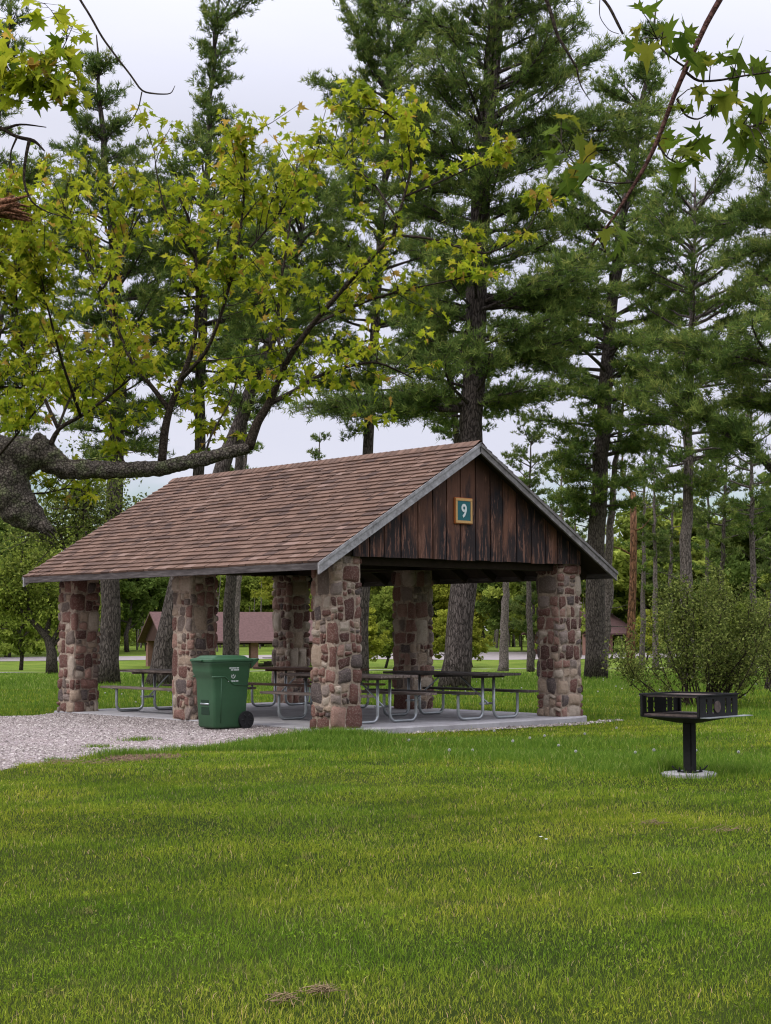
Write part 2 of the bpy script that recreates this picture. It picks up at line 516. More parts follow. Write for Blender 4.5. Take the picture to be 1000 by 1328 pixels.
def ribbon(name, pts, mat, zoff, sub=14):
    """pts: list of (px, s_near, s_far) -> a strip lying on the ground"""
    pts = np.array(pts, float); t = np.linspace(0, len(pts) - 1, len(pts) * sub)
    px = np.interp(t, range(len(pts)), pts[:, 0]); a = np.interp(t, range(len(pts)), pts[:, 1]); b = np.interp(t, range(len(pts)), pts[:, 2])
    rows = []
    K = 7
    for k in range(K):
        row = []
        for i in range(len(t)):
            s = a[i] + (b[i] - a[i]) * k / (K - 1)
            p = at(px[i], 818, s); row.append([p[0], p[1], float(gz(p[0], p[1])) + zoff])
        rows.append(row)
    V = np.array(rows).reshape(-1, 3); n = len(t)
    idx = np.arange(K * n).reshape(K, n)
    Fa = np.stack([idx[:-1, :-1], idx[:-1, 1:], idx[1:, 1:], idx[1:, :-1]], -1).reshape(-1, 4)
    o = link(name, np_mesh(name, V, Fa, mat, np.zeros(len(V)), smooth=True)); tag(o, kind='structure'); return o


ribbon('road', [(-500, 139, 147), (-100, 141, 149), (200, 144, 151), (450, 146, 154), (560, 143, 158), (720, 143, 158), (900, 147, 153), (1500, 148, 154)], M_road, .03)
ribbon('footpath', [(-500, 98, 99.6), (100, 101, 102.6), (450, 110, 112), (700, 122, 124), (1000, 126, 128), (1500, 122, 124)], M_road, .03)

# pavilion dimensions (from the camera fit)
W_, L_, PW = 6.4077 * S, 9.1249 * S, .62 * S
ZE, ZR, OV, OG, GZ = 2.8678 * S, 5.1649 * S, .6396 * S, .3844 * S, 2.9936 * S
YM = 4.5723 * S
XM = W_ / 2

# gravel pad (left of the pavilion)
gv_out = [(0.0, 0.02)]
for px_, py_ in [(403, 946), (370, 951), (330, 957), (290, 961), (240, 964), (190, 968), (150, 971), (100, 976), (60, 983), (0, 993), (-60, 1003), (-160, 1020)]:
    q_ = at(px_, 818, 1.535 * F / (py_ - 818)); gv_out.append((float(q_[0]), float(q_[1])))
gv_out += [(-16, 1), (-16, 14), (-9, 14.5), (-4, 11.0), (-1.2, 8.9), (-.4, 8.2), (0.0, 7.98)]


def inside(px, py, poly):
    c = np.zeros(np.shape(px), bool); n = len(poly); j = n - 1
    for i in range(n):
        xi, yi = poly[i]; xj, yj = poly[j]
        k = ((yi > py) != (yj > py)) & (px < (xj - xi) * (py - yi) / ((yj - yi) + 1e-12) + xi)
        c ^= k; j = i
    return c


def gv_dist(x, y):
    """signed distance-ish to the gravel outline (positive inside)"""
    x = np.asarray(x, float); y = np.asarray(y, float)
    d = np.full(x.shape, 1e9); n = len(gv_out)
    for i in range(n - 1):
        ax, ay = gv_out[i]; bx, by = gv_out[i + 1]
        t = np.clip(((x - ax) * (bx - ax) + (y - ay) * (by - ay)) / ((bx - ax) ** 2 + (by - ay) ** 2), 0, 1)
        d = np.minimum(d, np.hypot(x - ax - t * (bx - ax), y - ay - t * (by - ay)))
    return np.where(inside(x, y, gv_out), d, -d)


def nz2(x, y, sc, seed=0):
    return sum(np.sin(x * sc * a + y * sc * b + c + seed) for a, b, c in ((1, .6, 0), (-.7, 1.1, 2), (1.7, -1.3, 4), (-2.1, -1.9, 1), (2.9, .4, 3))) / 5


gx = np.arange(-17, 0.001, .12); gy = np.arange(-6.6, 15, .12)
GX, GY = np.meshgrid(gx, gy, indexing='ij')
D = gv_dist(GX, GY) + .12 * nz2(GX, GY, 3.)
Zg = np.where(D > 0, gz(GX, GY) + .012 + .07 * np.clip(D / .8, 0, 1) * np.clip(1 + GX / 4, 0, 1), gz(GX, GY) - .05 + np.clip(D, -1, 0) * .1)
edge = np.clip(1 + GX / .5, 0, 1)                  # level with the slab where it meets it
Zg = np.where((D > -.1) & (GY > .1) & (GY < L_), Zg * (1 - edge) + (-.022) * edge, Zg)
n, m = GX.shape; idx = np.arange(n * m).reshape(n, m)
Fa = np.stack([idx[:-1, :-1], idx[:-1, 1:], idx[1:, 1:], idx[1:, :-1]], -1).reshape(-1, 4)
keep = (D.ravel()[Fa].max(1) > -.15)
Vg = np.stack([GX, GY, Zg], -1).reshape(-1, 3)
tag(link('gravel_pad', np_mesh('gravel_pad', Vg, Fa[keep], M_gravel, np.zeros(len(Vg)), smooth=True)), kind='structure')


def zgravel(x, y):
    i = np.clip(((x + 17) / .12).astype(int), 0, n - 2); j = np.clip(((y + 6.6) / .12).astype(int), 0, m - 2)
    return Zg[i, j]


# loose stones on the pad and along the slab edge
def stones(N, xs, ys, zs, rad):
    base = np.array([(1, 0, 0), (0, 1, 0), (-1, 0, 0), (0, -1, 0), (0, 0, .8), (0, 0, -.4)], float)
    f0 = np.array([(0, 1, 4), (1, 2, 4), (2, 3, 4), (3, 0, 4)])
    a = RNG.random(N) * 2 * PI; sc = rad * np.exp(RNG.normal(0, .35, N))
    B = base[None] * (1 + RNG.uniform(-.35, .35, (N, 6, 1)))
    B = B * np.stack([sc, sc * RNG.uniform(.6, 1, N), sc * RNG.uniform(.5, .9, N)], -1)[:, None]
    ca, sa = np.cos(a)[:, None], np.sin(a)[:, None]
    V = np.stack([B[..., 0] * ca - B[..., 1] * sa, B[..., 0] * sa + B[..., 1] * ca, B[..., 2]], -1) + np.stack([xs, ys, zs], -1)[:, None]
    Fx = f0[None] + (np.arange(N) * 6)[:, None, None]
    return V.reshape(-1, 3), Fx.reshape(-1, 3), np.repeat(RNG.random(N), 6)


N = 130000
xs = -RNG.random(N) ** 1.25 * 12; ys = RNG.uniform(-6, 12, N)
k = (gv_dist(xs, ys) + .12 * nz2(xs, ys, 3.) > -.1 - .25 * RNG.random(N) ** 3) & (gv_dist(xs, ys) > -.45)
xs, ys = xs[k], ys[k]
V1, F1, r1 = stones(len(xs), xs, ys, zgravel(xs, ys) + .003, .0135)
N = 2600
t = RNG.random(N); xs = 1.0 + t * (W_ - .2); ys = -.30 - np.abs(RNG.normal(0, .10, N)) - .05
ys = ys + np.clip(xs - 4.9, 0, 1) * .25; k = (t > .25) | (RNG.random(N) < .25); xs, ys = xs[k], ys[k]
V2, F2, r2 = stones(len(xs), xs, ys, gz(xs, ys) + .012, .022)
me = np_mesh('gravel_stones', np.concatenate([V1, V2]), np.concatenate([F1, F2 + len(V1)]), M_pebble, np.concatenate([r1, r2]))
tag(link('gravel', me), 'loose pinkish grey gravel beside the pavilion floor', 'gravel', kind='stuff')

# concrete slab with worn, rounded front corners
mb = MB()
ol = []
ctrl = [(-.01, 8.05), (-.01, .1), (.1, -.12), (.6, -.26), (2.2, -.32), (4.2, -.31), (4.9, -.28), (5.35, -.20), (5.66, -.02), (5.70, .3), (5.70, 8.05)]
for i in range(len(ctrl)):
    a = np.array(ctrl[i]); b = np.array(ctrl[(i + 1) % len(ctrl)]); q = max(2, int(np.linalg.norm(b - a) / .12))
    for j in range(q):
        p = a + (b - a) * j / q
        w = .012 if p[1] < .3 else 0
        ol.append(p + np.array([random.uniform(-w, w), random.uniform(-w, w)]))
k = len(ol); V = []
for z, off in ((-.35, 0), (-.015, 0), (0, -.012)):
    for p in ol:
        c = np.array([3., 4.]); d = (p - c) / np.linalg.norm(p - c)
        V.append((p[0] + d[0] * off, p[1] + d[1] * off, z))
Fc = [[a * k + i, a * k + (i + 1) % k, (a + 1) * k + (i + 1) % k, (a + 1) * k + i] for a in range(2) for i in range(k)]
Fc.append([2 * k + i for i in range(k)])
mb.add(V, Fc)
tag(mb.build('concrete_slab', M_conc), kind='structure')

# ------------------------------------------------------------------ pavilion
pav = empty('picnic_pavilion', (0, 0, 0), 'open picnic pavilion with brown shingle roof and field stone pillars, nearest of all', 'pavilion')


def pillar(x0, y0, h, seed):
    rs = random.Random(seed)
    P = PW; per = 4 * P
    mb = MB()
    rc = .045

    def surf(u, off):
        u = u % per; k = int(u // P); a = u - k * P
        # rounded square, corner radius rc
        pts = [((0, 0), (1, 0)), ((P, 0), (0, 1)), ((P, P), (-1, 0)), ((0, P), (0, -1))]
        (ox, oy), (dx, dy) = pts[k]
        nx, ny = dy, -dx
        px, py = ox + dx * a, oy + dy * a
        if a < rc or a > P - rc:
            if a < rc: ccx, ccy = ox + dx * rc - nx * rc, oy + dy * rc - ny * rc; th = (rc - a) / rc * PI / 4; sg = -1
            else: ccx, ccy = ox + dx * (P - rc) - nx * rc, oy + dy * (P - rc) - ny * rc; th = (a - P + rc) / rc * PI / 4; sg = 1
            vx, vy = nx * math.cos(th) + sg * dx * math.sin(th), ny * math.cos(th) + sg * dy * math.sin(th)
            return ccx + vx * (rc + off), ccy + vy * (rc + off)
        return px + nx * off, py + ny * off

    # mortar core
    nu, nv = 48, 44; V = []; 
    for j in range(nv + 1):
        for i in range(nu):
            u = per * i / nu; v = h * j / nv
            o = .006 * noise.noise(Vector((u * 14 + seed, v * 14, 0)))
            x, y = surf(u, o); V.append((x, y, v))
    Fc = [[j * nu + i, j * nu + (i + 1) % nu, (j + 1) * nu + (i + 1) % nu, (j + 1) * nu + i] for j in range(nv) for i in range(nu)]
    Fc.append([nv * nu + i for i in range(nu)])
    mb.add(V, Fc, 1, .5)
    # irregular layout
    rects = []
    def split(u0, v0, u1, v1):
        w, hh = u1 - u0, v1 - v0
        mx = rs.choice([.12, .17, .24, .32, .44])
        if max(w, hh) < mx * 1.15 and max(w / hh, hh / w) < 2.3 or max(w, hh) < .11:
            rects.append((u0, v0, u1, v1)); return
        if w > hh * rs.uniform(.75, 1.35):
            c = u0 + w * rs.uniform(.36, .64); split(u0, v0, c, v1); split(c, v0, u1, v1)
        else:
            c = v0 + hh * rs.uniform(.36, .64); split(u0, v0, u1, c); split(u0, c, u1, v1)
    off0 = rs.uniform(.08, .2)
    v = 0.0
    while v < h - .08:
        dv = min(rs.uniform(.2, .5), h - v)
        if h - v - dv < .1: dv = h - v
        # pieces around the perimeter, many of them wrapping a corner
        u = off0 + rs.uniform(-.1, .1); end = u + per
        while u < end - 1e-6:
            du = rs.uniform(.26, .6)
            if end - u - du < .15: du = end - u
            split(u, v, u + du, v + dv); u += du
        v += dv
    def warp(u, v):
        q = Vector((math.cos(u / per * 2 * PI) * 2.2, math.sin(u / per * 2 * PI) * 2.2, v * 5.5 + seed * 3.1))
        return u + .036 * noise.noise(q * 1.1), v + .036 * noise.noise(q * 1.1 + Vector((7, 3, 1)))
    G = 6
    for (u0, v0, u1, v1) in rects:
        w, hh = u1 - u0, v1 - v0
        gap = rs.uniform(.003, .009)
        cu, cv = (u0 + u1) / 2, (v0 + v1) / 2; a, b = w / 2 - gap, hh / 2 - gap
        bulge = rs.uniform(.014, .044); pw = rs.uniform(4.5, 14); cj = [rs.uniform(-.10, .16) for _ in range(8)]; rot = rs.uniform(-.07, .07); ph = rs.uniform(0, 9)
        tx, ty = rs.uniform(-.012, .012), rs.uniform(-.012, .012)
        V = []
        for j in range(G + 1):
            for i in range(G + 1):
                s, t = -1 + 2 * i / G, -1 + 2 * j / G
                s = math.copysign(abs(s) ** .8, s); t = math.copysign(abs(t) ** .8, t)
                rr = max(abs(s), abs(t))
                if rr > 0:
                    th = math.atan2(t, s)
                    sup = (abs(math.cos(th)) ** pw + abs(math.sin(th)) ** pw) ** (-1 / pw)
                    k = sup * (1 + .10 * noise.noise(Vector((math.cos(th) * 1.6 + ph, math.sin(th) * 1.6, seed))))
                    ss, tt = math.cos(th) * rr * k, math.sin(th) * rr * k
                else: ss = tt = 0
                wa, wb = (1 + ss) / 2, (1 + tt) / 2
                jx = cj[0] * (1 - wa) * (1 - wb) - cj[1] * wa * (1 - wb) + cj[2] * (1 - wa) * wb - cj[3] * wa * wb
                jy = cj[4] * (1 - wa) * (1 - wb) + cj[5] * wa * (1 - wb) - cj[6] * (1 - wa) * wb - cj[7] * wa * wb
                uu, vv = cu + a * (ss - jx) + rot * b * tt, cv + b * (tt - jy) - rot * a * ss
                uu, vv = warp(uu, vv)
                prof = (1 - rr ** 5)
                off = -.012 + (bulge + .012) * prof + (.010 * noise.noise(Vector((uu * 17 + ph, vv * 17, ph))) + tx * ss + ty * tt) * (.3 + .7 * prof)
                vv = min(max(vv, 0), h)
                x, y = surf(uu, off); V.append((x, y, vv))
        n1 = G + 1
        Fc = [[j * n1 + i, j * n1 + i + 1, (j + 1) * n1 + i + 1, (j + 1) * n1 + i] for j in range(G) for i in range(G)]
        mb.add(V, Fc, 0, rs.random(), True)
    return mb.build('pillar', [M_stone, M_mortar], pav, (x0, y0, 0))


PH = 2.62
for i, (x, y) in enumerate([(0, 0), (W_ - PW, 0), (0, YM - PW / 2), (W_ - PW, YM - PW / 2), (0, L_ - PW), (W_ - PW, L_ - PW)]):
    o = pillar(x, y, PH, 11 + i)
    o.location = (x, y, -.02)

# roof: deck, shingles
SL = (ZR - ZE) / (XM + OV); slen = math.hypot(XM + OV, ZR - ZE); ca, sa = (XM + OV) / slen, (ZR - ZE) / slen
ya, yb = -OG, L_ + OG


def rp(side, v, y, h):
    """point on a roof plane: v up the slope from the eave, h above the plane"""
    x = -OV + v * ca - h * sa; z = ZE + v * sa + h * ca
    if side: x = W_ - x
    return (x, y, z)


mb = MB()
for side in (0, 1):
    vs = [rp(side, 0, ya, -.03), rp(side, slen, ya, -.03), rp(side, slen, yb, -.03), rp(side, 0, yb, -.03)]
    vt = [rp(side, 0.01, ya, -.055), rp(side, slen - .01, ya, -.055), rp(side, slen - .01, yb, -.055), rp(side, 0.01, yb, -.055)]
    mb.add(vs + vt, [[0, 1, 2, 3], [7, 6, 5, 4], [0, 4, 5, 1], [1, 5, 6, 2], [2, 6, 7, 3], [3, 7, 4, 0]], 1)
    nc = 27; e = slen / nc
    for c in range(nc):
        y = ya - .012; v0 = c * e - .02
        ph = random.uniform(0, .3)
        while y < yb + .01:
            w = random.choice([.12, .16, .2, .26, .32]) * random.uniform(.9, 1.1); y1 = min(y + w, yb + .012)
            dv = random.uniform(-.004, .004) + .004 * math.sin(y * 1.9 + c * .7)
            th = random.uniform(.010, .020)
            g = .005
            top0 = min(v0 + e * 1.35, slen)
            q = [rp(side, v0 + dv, y + g, -.002 + th), rp(side, v0 + dv, y1 - g, -.002 + th + random.uniform(-.002, .003)), rp(side, top0, y1 - g, -.016), rp(side, top0, y + g, -.016),
                 rp(side, v0 + dv, y + g, -.02), rp(side, v0 + dv, y1 - g, -.02)]
            fs = [[0, 1, 2, 3], [4, 5, 1, 0]]
            if side: fs = [f[::-1] for f in fs]
            r = np.clip(random.gauss(.45 + .12 * math.sin(c * 1.7 + y * .6), .24), 0, 1)
            mb.add(q, fs, 0, float(r)); y = y1
y = ya - .01
while y < yb:                                # ridge caps
    y1 = min(y + .16, yb + .01)
    q = [rp(0, slen - .13, y, .012), rp(0, slen - .13, y1 + .04, .004), (XM, y1 + .04, ZR + .022), (XM, y, ZR + .032), rp(1, slen - .13, y1 + .04, .004), rp(1, slen - .13, y, .012)]
    mb.add(q, [[0, 3, 2, 1], [3, 5, 4, 2]], 0, random.uniform(.2, .8)); y = y1
roof = mb.build('roof', [M_shingle, M_dark], pav)

for side in (0, 1):                          # eave fascia
    mb = MB(); t_ = .035
    x0, x1 = (-OV - .002, -OV + t_) if side == 0 else (W_ + OV - t_, W_ + OV + .002)
    mb.box((x0, ya + .03, ZE - .135), (x1, yb - .03, ZE - .012), 0, bev=.004)
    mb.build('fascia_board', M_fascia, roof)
for side in (0, 1):                          # rake boards at both gables
    for y0, y1 in ((ya - .004, ya + .036), (yb - .036, yb + .004)):
        mb = MB(); th = .145 if side == 0 else .12
        A = rp(side, -.03, y0, -.022); B = rp(side, slen - .002, y0, -.022)
        dz = th / ca
        q = [A, B, (B[0], y0, B[2] - dz), (A[0], y0, A[2] - dz)]
        q2 = [(a[0], y1, a[2]) for a in q]
        fs = [[0, 1, 2, 3], [7, 6, 5, 4], [0, 4, 5, 1], [1, 5, 6, 2], [2, 6, 7, 3], [3, 7, 4, 0]]
        if side == 0: fs = [f[::-1] for f in fs]
        mb.add(q + q2, fs)
        # drip strip on top, proud of the board
        hh = .045 / ca
        q = [(A[0] - (0.01 if side == 0 else -.01), y0 - .016, A[2] + .012), (B[0], y0 - .016, B[2] + .012), (B[0], y0 - .016, B[2] + .012 - hh), (A[0] - (0.01 if side == 0 else -.01), y0 - .016, A[2] + .012 - hh)]
        q2 = [(a[0], y0 - .003, a[2]) for a in q]
        if y0 > 0: q = [(a[0], y1 + .003, a[2]) for a in q]; q2 = [(a[0], y1 + .016, a[2]) for a in q]
        mb.add(q + q2, fs)
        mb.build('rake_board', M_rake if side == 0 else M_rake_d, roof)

for gy_, s_ in ((-.075, 1), (L_ + .035, 1)):      # gable siding, vertical boards
    mb = MB(); x = .28; 
    edges = [.30]
    while edges[-1] < W_ - .1: edges.append(min(edges[-1] + random.uniform(.29, .36), W_ - .02))
    for a, b in zip(edges[:-1], edges[1:]):
        a2, b2 = a + .012, b - .012
        def zt(x): return ZE + (min(x, W_ - x) + OV) * SL - .07 / ca
        xs_ = [a2, b2]
        if a2 < XM < b2: xs_ = [a2, XM, b2]
        d = random.uniform(0, .010)
        zb = GZ - .01 + random.uniform(-.012, .006)
        fr = [(q, gy_ - d, zt(q)) for q in xs_] + [(b2, gy_ - d, zb), (a2, gy_ - d, zb)]
        bk = [(p[0], gy_ + .03, p[2]) for p in fr]; kk = len(fr)
        fs = [list(range(kk))[::-1], [kk + i for i in range(kk)]] + [[i, (i + 1) % kk, kk + (i + 1) % kk, kk + i] for i in range(kk)]
        mb.add([np.array(p) for p in fr + bk], fs, 0, random.random())
    # dark backing behind the gaps
    zt0 = ZE + OV * SL - .10
    mb.add([(.30, gy_ + .034, GZ + .01), (W_ - .1, gy_ + .034, GZ + .01), (W_ - .1, gy_ + .034, zt0), (XM, gy_ + .034, ZR - .13), (.3, gy_ + .034, zt0)], [[0, 1, 2, 3, 4]], 1)
    mb.build('gable_siding', [M_siding, M_dark], pav)

# timber frame under the roof
def beam(lo, hi, name='beam'):
    mb = MB(); mb.box(lo, hi, 0, bev=.006); mb.build(name, M_dark, pav)


ZP = PH - .02
zroof0 = ZE - .06 + (OV + .1) * SL
for x in (.12, W_ - .12 - .22): beam((x, -.036, ZP + .001), (x + .22, L_ + .03, ZP + .16))
for y in (.14, YM - .1, L_ - .34): beam((.345, y, ZP + .001 - (.12 if y < 1 else .0)), (W_ - .345, y + .2, ZP + .155))
for y in (YM - .02, L_ - .3, .2): beam((XM - .08, y, ZP + .157), (XM + .08, y + .15, ZR - .2), 'king_post')
beam((XM - .04, .0, ZR - .32), (XM + .04, L_, ZR - .11), 'ridge_beam')
for i in range(11):
    y = .25 + i * (L_ - .5) / 10
    for side in (0, 1):
        mb = MB()
        q = [rp(side, .06, y, -.058), rp(side, slen - .06, y, -.058), rp(side, slen - .06, y, -.19), rp(side, .06, y, -.19)]
        q2 = [(a[0], y + .05, a[2]) for a in q]
        mb.add(q + q2, [[0, 1, 2, 3], [7, 6, 5, 4], [0, 4, 5, 1], [1, 5, 6, 2], [2, 6, 7, 3], [3, 7, 4, 0]])
        mb.build('rafter', M_dark, pav)

# number sign
sx, sz = at(601.5, 662, 0)[0], 0
def on_gable(px, py, y):
    d = FW + (px - 500) / F * RR - (py - 664) / F * UU
    return CAM + d * ((y - CAM[1]) / d[1])
p = on_gable(601.5, 662.5, -.11)
sign = empty('number_sign', p, 'small square teal sign with white number nine in ochre frame on the gable', 'sign')
mb = MB(); h = .20
mb.box((-h, .0, -h * 1.06), (h, .03, h * 1.06), 0, bev=.004); mb.build('sign_backing', M_orange, sign)
mb = MB(); q = h - .012; w = .042; qz = h * 1.06 - .012
for lo, hi in (((-q, -.014, qz - w), (q, -.001, qz)), ((-q, -.014, -qz), (q, -.001, -qz + w)), ((-q, -.013, -qz + w + .0005), (-q + w, -.001, qz - w - .0005)), ((q - w, -.013, -qz + w + .0005), (q, -.001, qz - w - .0005))):
    mb.box(lo, hi, 0, bev=.003)
mb.build('sign_frame', M_gold, sign)
mb = MB(); mb.box((-q + w, -.006, -qz + w), (q - w, -.0005, qz - w)); mb.build('sign_panel', M_teal, sign)
tc = bpy.data.curves.new('digit', 'FONT'); tc.body = '9'; tc.size = .30; tc.extrude = .002; tc.offset = .006; tc.align_x = 'CENTER'; tc.align_y = 'CENTER'
to = bpy.data.objects.new('digit_tmp', tc); COL.objects.link(to)
bpy.context.view_layer.update()
me = bpy.data.meshes.new_from_object(to.evaluated_get(bpy.context.evaluated_depsgraph_get()))
bpy.data.objects.remove(to)
co = np.array([v.co for v in me.vertices]); c0 = (co.max(0) + co.min(0)) / 2
for v in me.vertices: v.co = Vector(((v.co.x - c0[0]) * .85, -(v.co.z - c0[2]) - .009, v.co.y - c0[1]))
me.materials.clear(); me.materials.append(M_white)
link('digit', me, sign)

# ------------------------------------------------------------------ picnic tables
def picnic_table(cx, cy, yf, yr, label, top_m, seat_m, rz=0.0):
    """long axis along y; frames at yf and yr (relative), planks overhang .4"""
    t = empty('picnic_table', (cx, cy, 0.0), label, 'picnic table', 'picnic tables under the pavilion roof', rz)
    y0, y1 = yf - .38, yr + .38
    mb = MB(); n_ = 5; wd = .80; pw_ = wd / n_
    for i in range(n_):
        x = -wd / 2 + i * pw_
        mb.box((x + .004, y0 + random.uniform(-.008, .008), .722), (x + pw_ - .004, y1 + random.uniform(-.008, .008), .762), 0, bev=.004)
    for y in (yf, (yf + yr) / 2, yr): mb.box((-.36, y - .03, .684), (.36, y + .03, .7215), 0)
    mb.build('tabletop', top_m, t)
    for sgn in (-1, 1):
        mb = MB(); c = sgn * .68
        for a, b in ((c - .13, c - .003), (c + .003, c + .13)):
            mb.box((a, y0, .432), (b, y1, .470), 0, bev=.004)
        mb.build('bench_seat', seat_m, t)
    rt = .025
    for y in (yf, yr):
        for sgn in (-1, 1):
            xi, xo, zb = .13, .70, rt + .001; rb = .12
            P = [(xi, y, .69), (xi, y, zb + rb)]
            for k in range(1, 8):
                a = PI / 2 * k / 8; P.append((xi + rb - rb * math.cos(a), y, zb + rb - rb * math.sin(a)))
            P += [(xi + rb, y, zb), (xo - rb, y, zb)]
            for k in range(1, 8):
                a = PI / 2 * k / 8; P.append((xo - rb + rb * math.sin(a), y, zb + rb - rb * math.cos(a)))
            P += [(xo, y, zb + rb), (xo, y, .40), (xo - .01, y, .432)]
            P = np.array(P); P[:, 0] *= sgn
            mb = MB(); mb.tube(P, rt, 12)
            mb.box((min(sgn * .55, sgn * .81), y - .03, .424), (max(sgn * .55, sgn * .81), y + .03, .4315))
            mb.build('leg_frame', M_galv, t)
        mb = MB(); mb.tube([(-.14, y + .052, .26), (.14, y + .052, .26)], .02, 10); mb.build('cross_tube', M_galv, t)
        yc = (yf + yr) / 2
        mb = MB(); mb.tube([(0, y, .26), (0, y + (yc - y) * .72, .69)], .014, 8); mb.build('brace', M_galv, t)
    return t


picnic_table(1.62, .70, 0, 1.80, 'weathered grey picnic table behind the nearest corner pillar', M_plank, M_plank)
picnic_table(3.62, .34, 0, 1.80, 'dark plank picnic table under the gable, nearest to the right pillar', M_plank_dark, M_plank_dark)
picnic_table(1.23, 4.96, 0, 1.82, 'grey picnic table between the leftmost and middle pillars', M_plank, M_plank)
picnic_table(4.15, 4.75, 0, 1.80, 'brown plank picnic table at the back, seen just right of the green bin', M_plank_red, M_plank_red)

# ------------------------------------------------------------------ wheeled bin
def wheeled_bin():
    p = at(289, 818, 25.25)
    zz = float(zgravel(np.array([p[0]]), np.array([p[1]]))[0])
    # x forward (front of bin), y to its left; side seen is -? ; heading to the left of the camera, a little towards it
    ang = math.atan2(-HR[1] * .80 - HF[1] * .60, -HR[0] * .80 - HF[0] * .60)
    t = empty('wheeled_bin', (p[0], p[1], zz), 'green plastic wheeled bin with hinged lid beside the middle stone pillar', 'wheeled bin', None, ang)
    # local: +x = front, -x = wheels/handle. cross-sections from bottom up (x_back, x_front, halfwidth)
    mb = MB()

    def ring(z, xb, xf, hw, rc=.05, n=5):
        P = []
        for (cx, cy, a0) in ((xf - rc, hw - rc, 0), (xb + rc, hw - rc, PI / 2), (xb + rc, -hw + rc, PI), (xf - rc, -hw + rc, 3 * PI / 2)):
            for k in range(n):
                a = a0 + PI / 2 * k / (n - 1); P.append((cx + rc * math.cos(a), cy + rc * math.sin(a), z))
        return P
    prof = [(.02, -.27, .29, .255), (.05, -.29, .31, .27), (.5, -.315, .335, .285), (.74, -.335, .345, .292), (.80, -.345, .365, .300), (.86, -.35, .405, .308), (.90, -.35, .41, .312), (.99, -.36, .415, .315), (1.0, -.375, .425, .328), (1.03, -.375, .425, .328)]
    V = []
    for q in prof: V += ring(*q)
    nr = 20; Fc = [[a * nr + i, a * nr + (i + 1) % nr, (a + 1) * nr + (i + 1) % nr, (a + 1) * nr + i] for a in range(len(prof) - 1) for i in range(nr)]
    Fc.append(list(range(nr))[::-1]); Fc.append([(len(prof) - 1) * nr + i for i in range(nr)])
    mb.add(V, Fc, 0, .5, True)
    # raised diagonal rib and side panels
    for sgn in (-1, 1):
        mb.tube([(.38, sgn * .300, .80), (.14, sgn * .298, .80), (-.04, sgn * .292, .68), (-.31, sgn * .291, .66)], .014, 6)
        mb.tube([(.20, sgn * .272, .10), (.20, sgn * .296, .79)], .010, 6)
    mb.build('body', M_green, t)
    mb = MB()                               # front grips: near-flush boxes, the recess shade put into a darker green
    mb.box((.29, -.13, .40), (.332, .13, .52), 0, bev=.004); mb.box((.28, -.13, .22), (.326, .13, .37), 0, bev=.004)
    mb.build('grip_recess', M_green_shade, t)
    mb = MB(); mb.tube([(.335, -.13, .385), (.335, .13, .385)], .014, 8); mb.build('lift_bar', M_galv, t)
    mb = MB()                               # lid, domed with raised rim
    V = []
    lp = [(1.032, -.40, .445, .345, .06), (1.062, -.40, .445, .345, .06), (1.075, -.37, .42, .325, .05), (1.085, -.33, .36, .29, .05), (1.118, -.28, .30, .25, .05), (1.124, -.2, .22, .19, .05)]
    for (z, xb, xf, hw, rc) in lp: V += ring(z, xb, xf, hw, rc)
    Fc = [[a * nr + i, a * nr + (i + 1) % nr, (a + 1) * nr + (i + 1) % nr, (a + 1) * nr + i] for a in range(len(lp) - 1) for i in range(nr)]
    Fc.append([(len(lp) - 1) * nr + i for i in range(nr)])
    mb.add(V, Fc, 0, .5, False)
    mb.box((.43, -.12, 1.035), (.48, .12, 1.06), 0, bev=.008)
    lid = mb.build('lid', M_green, t)
    mb = MB()                               # handle flare at the back
    for sgn in (-1, 1):
        mb.add([(-.36, sgn * .31, .92), (-.36, sgn * .31, 1.05), (-.50, sgn * .31, 1.075), (-.50, sgn * .31, 1.045), (-.36, sgn * .28, .92), (-.36, sgn * .28, 1.05), (-.50, sgn * .28, 1.075), (-.50, sgn * .28, 1.045)],
               [[0, 1, 2, 3], [7, 6, 5, 4], [0, 4, 5, 1], [1, 5, 6, 2], [2, 6, 7, 3], [3, 7, 4, 0]])
    mb.tube([(-.49, -.31, 1.06), (-.49, .31, 1.06)], .018, 10)
    mb.build('handle', M_green, t)
    for sgn in (-1, 1):
        y = sgn * .295
        mb = MB(); mb.tube([(-.27, y - .03, .135), (-.27, y + .03, .135)], .135, 28, smooth=False)
        wv = mb.build('wheel', M_rubber, t)
        mb = MB(); mb.tube([(-.27, y - sgn * .01 , .135), (-.27, y + sgn * .034, .135)], .055, 16, smooth=False)
        for k in range(6):
            a = k * PI / 3
            mb.tube([(-.27 + .05 * math.cos(a), y + sgn * .031, .135 + .05 * math.sin(a)), (-.27 + .105 * math.cos(a), y + sgn * .031, .135 + .105 * math.sin(a))], .011, 6)
        mb.build('hub', M_rubber, wv)
    # white printing on the side panel that shows
    mb = MB()
    for sgn in (1,):
        yy = sgn * .2995
        def mark(x0, z0, x1, z1, yl=None): 
            y_ = sgn * np.interp((z0 + z1) / 2, [.5, .74, .8, .86, .9, .99], [.285, .292, .300, .308, .312, .315]) + sgn * .002
            mb.box((x0, min(y_, y_ + sgn * .002), z0), (x1, max(y_, y_ + sgn * .002), z1))
        for z, wds in ((.925, (.05, .03, .06, .05)), (.895, (.04, .07, .05)), (.725, (.06, .04, .06, .04))):
            x = -.12
            for w in wds: mark(x, z, x + w * .85, z + .016); x += w
        y_ = sgn * .292
        rr = .038; cx, cz = -.02, .815
        P = [(cx + rr * math.cos(a), y_ + sgn * .008, cz + rr * math.sin(a)) for a in np.linspace(0, 2 * PI, 25)]
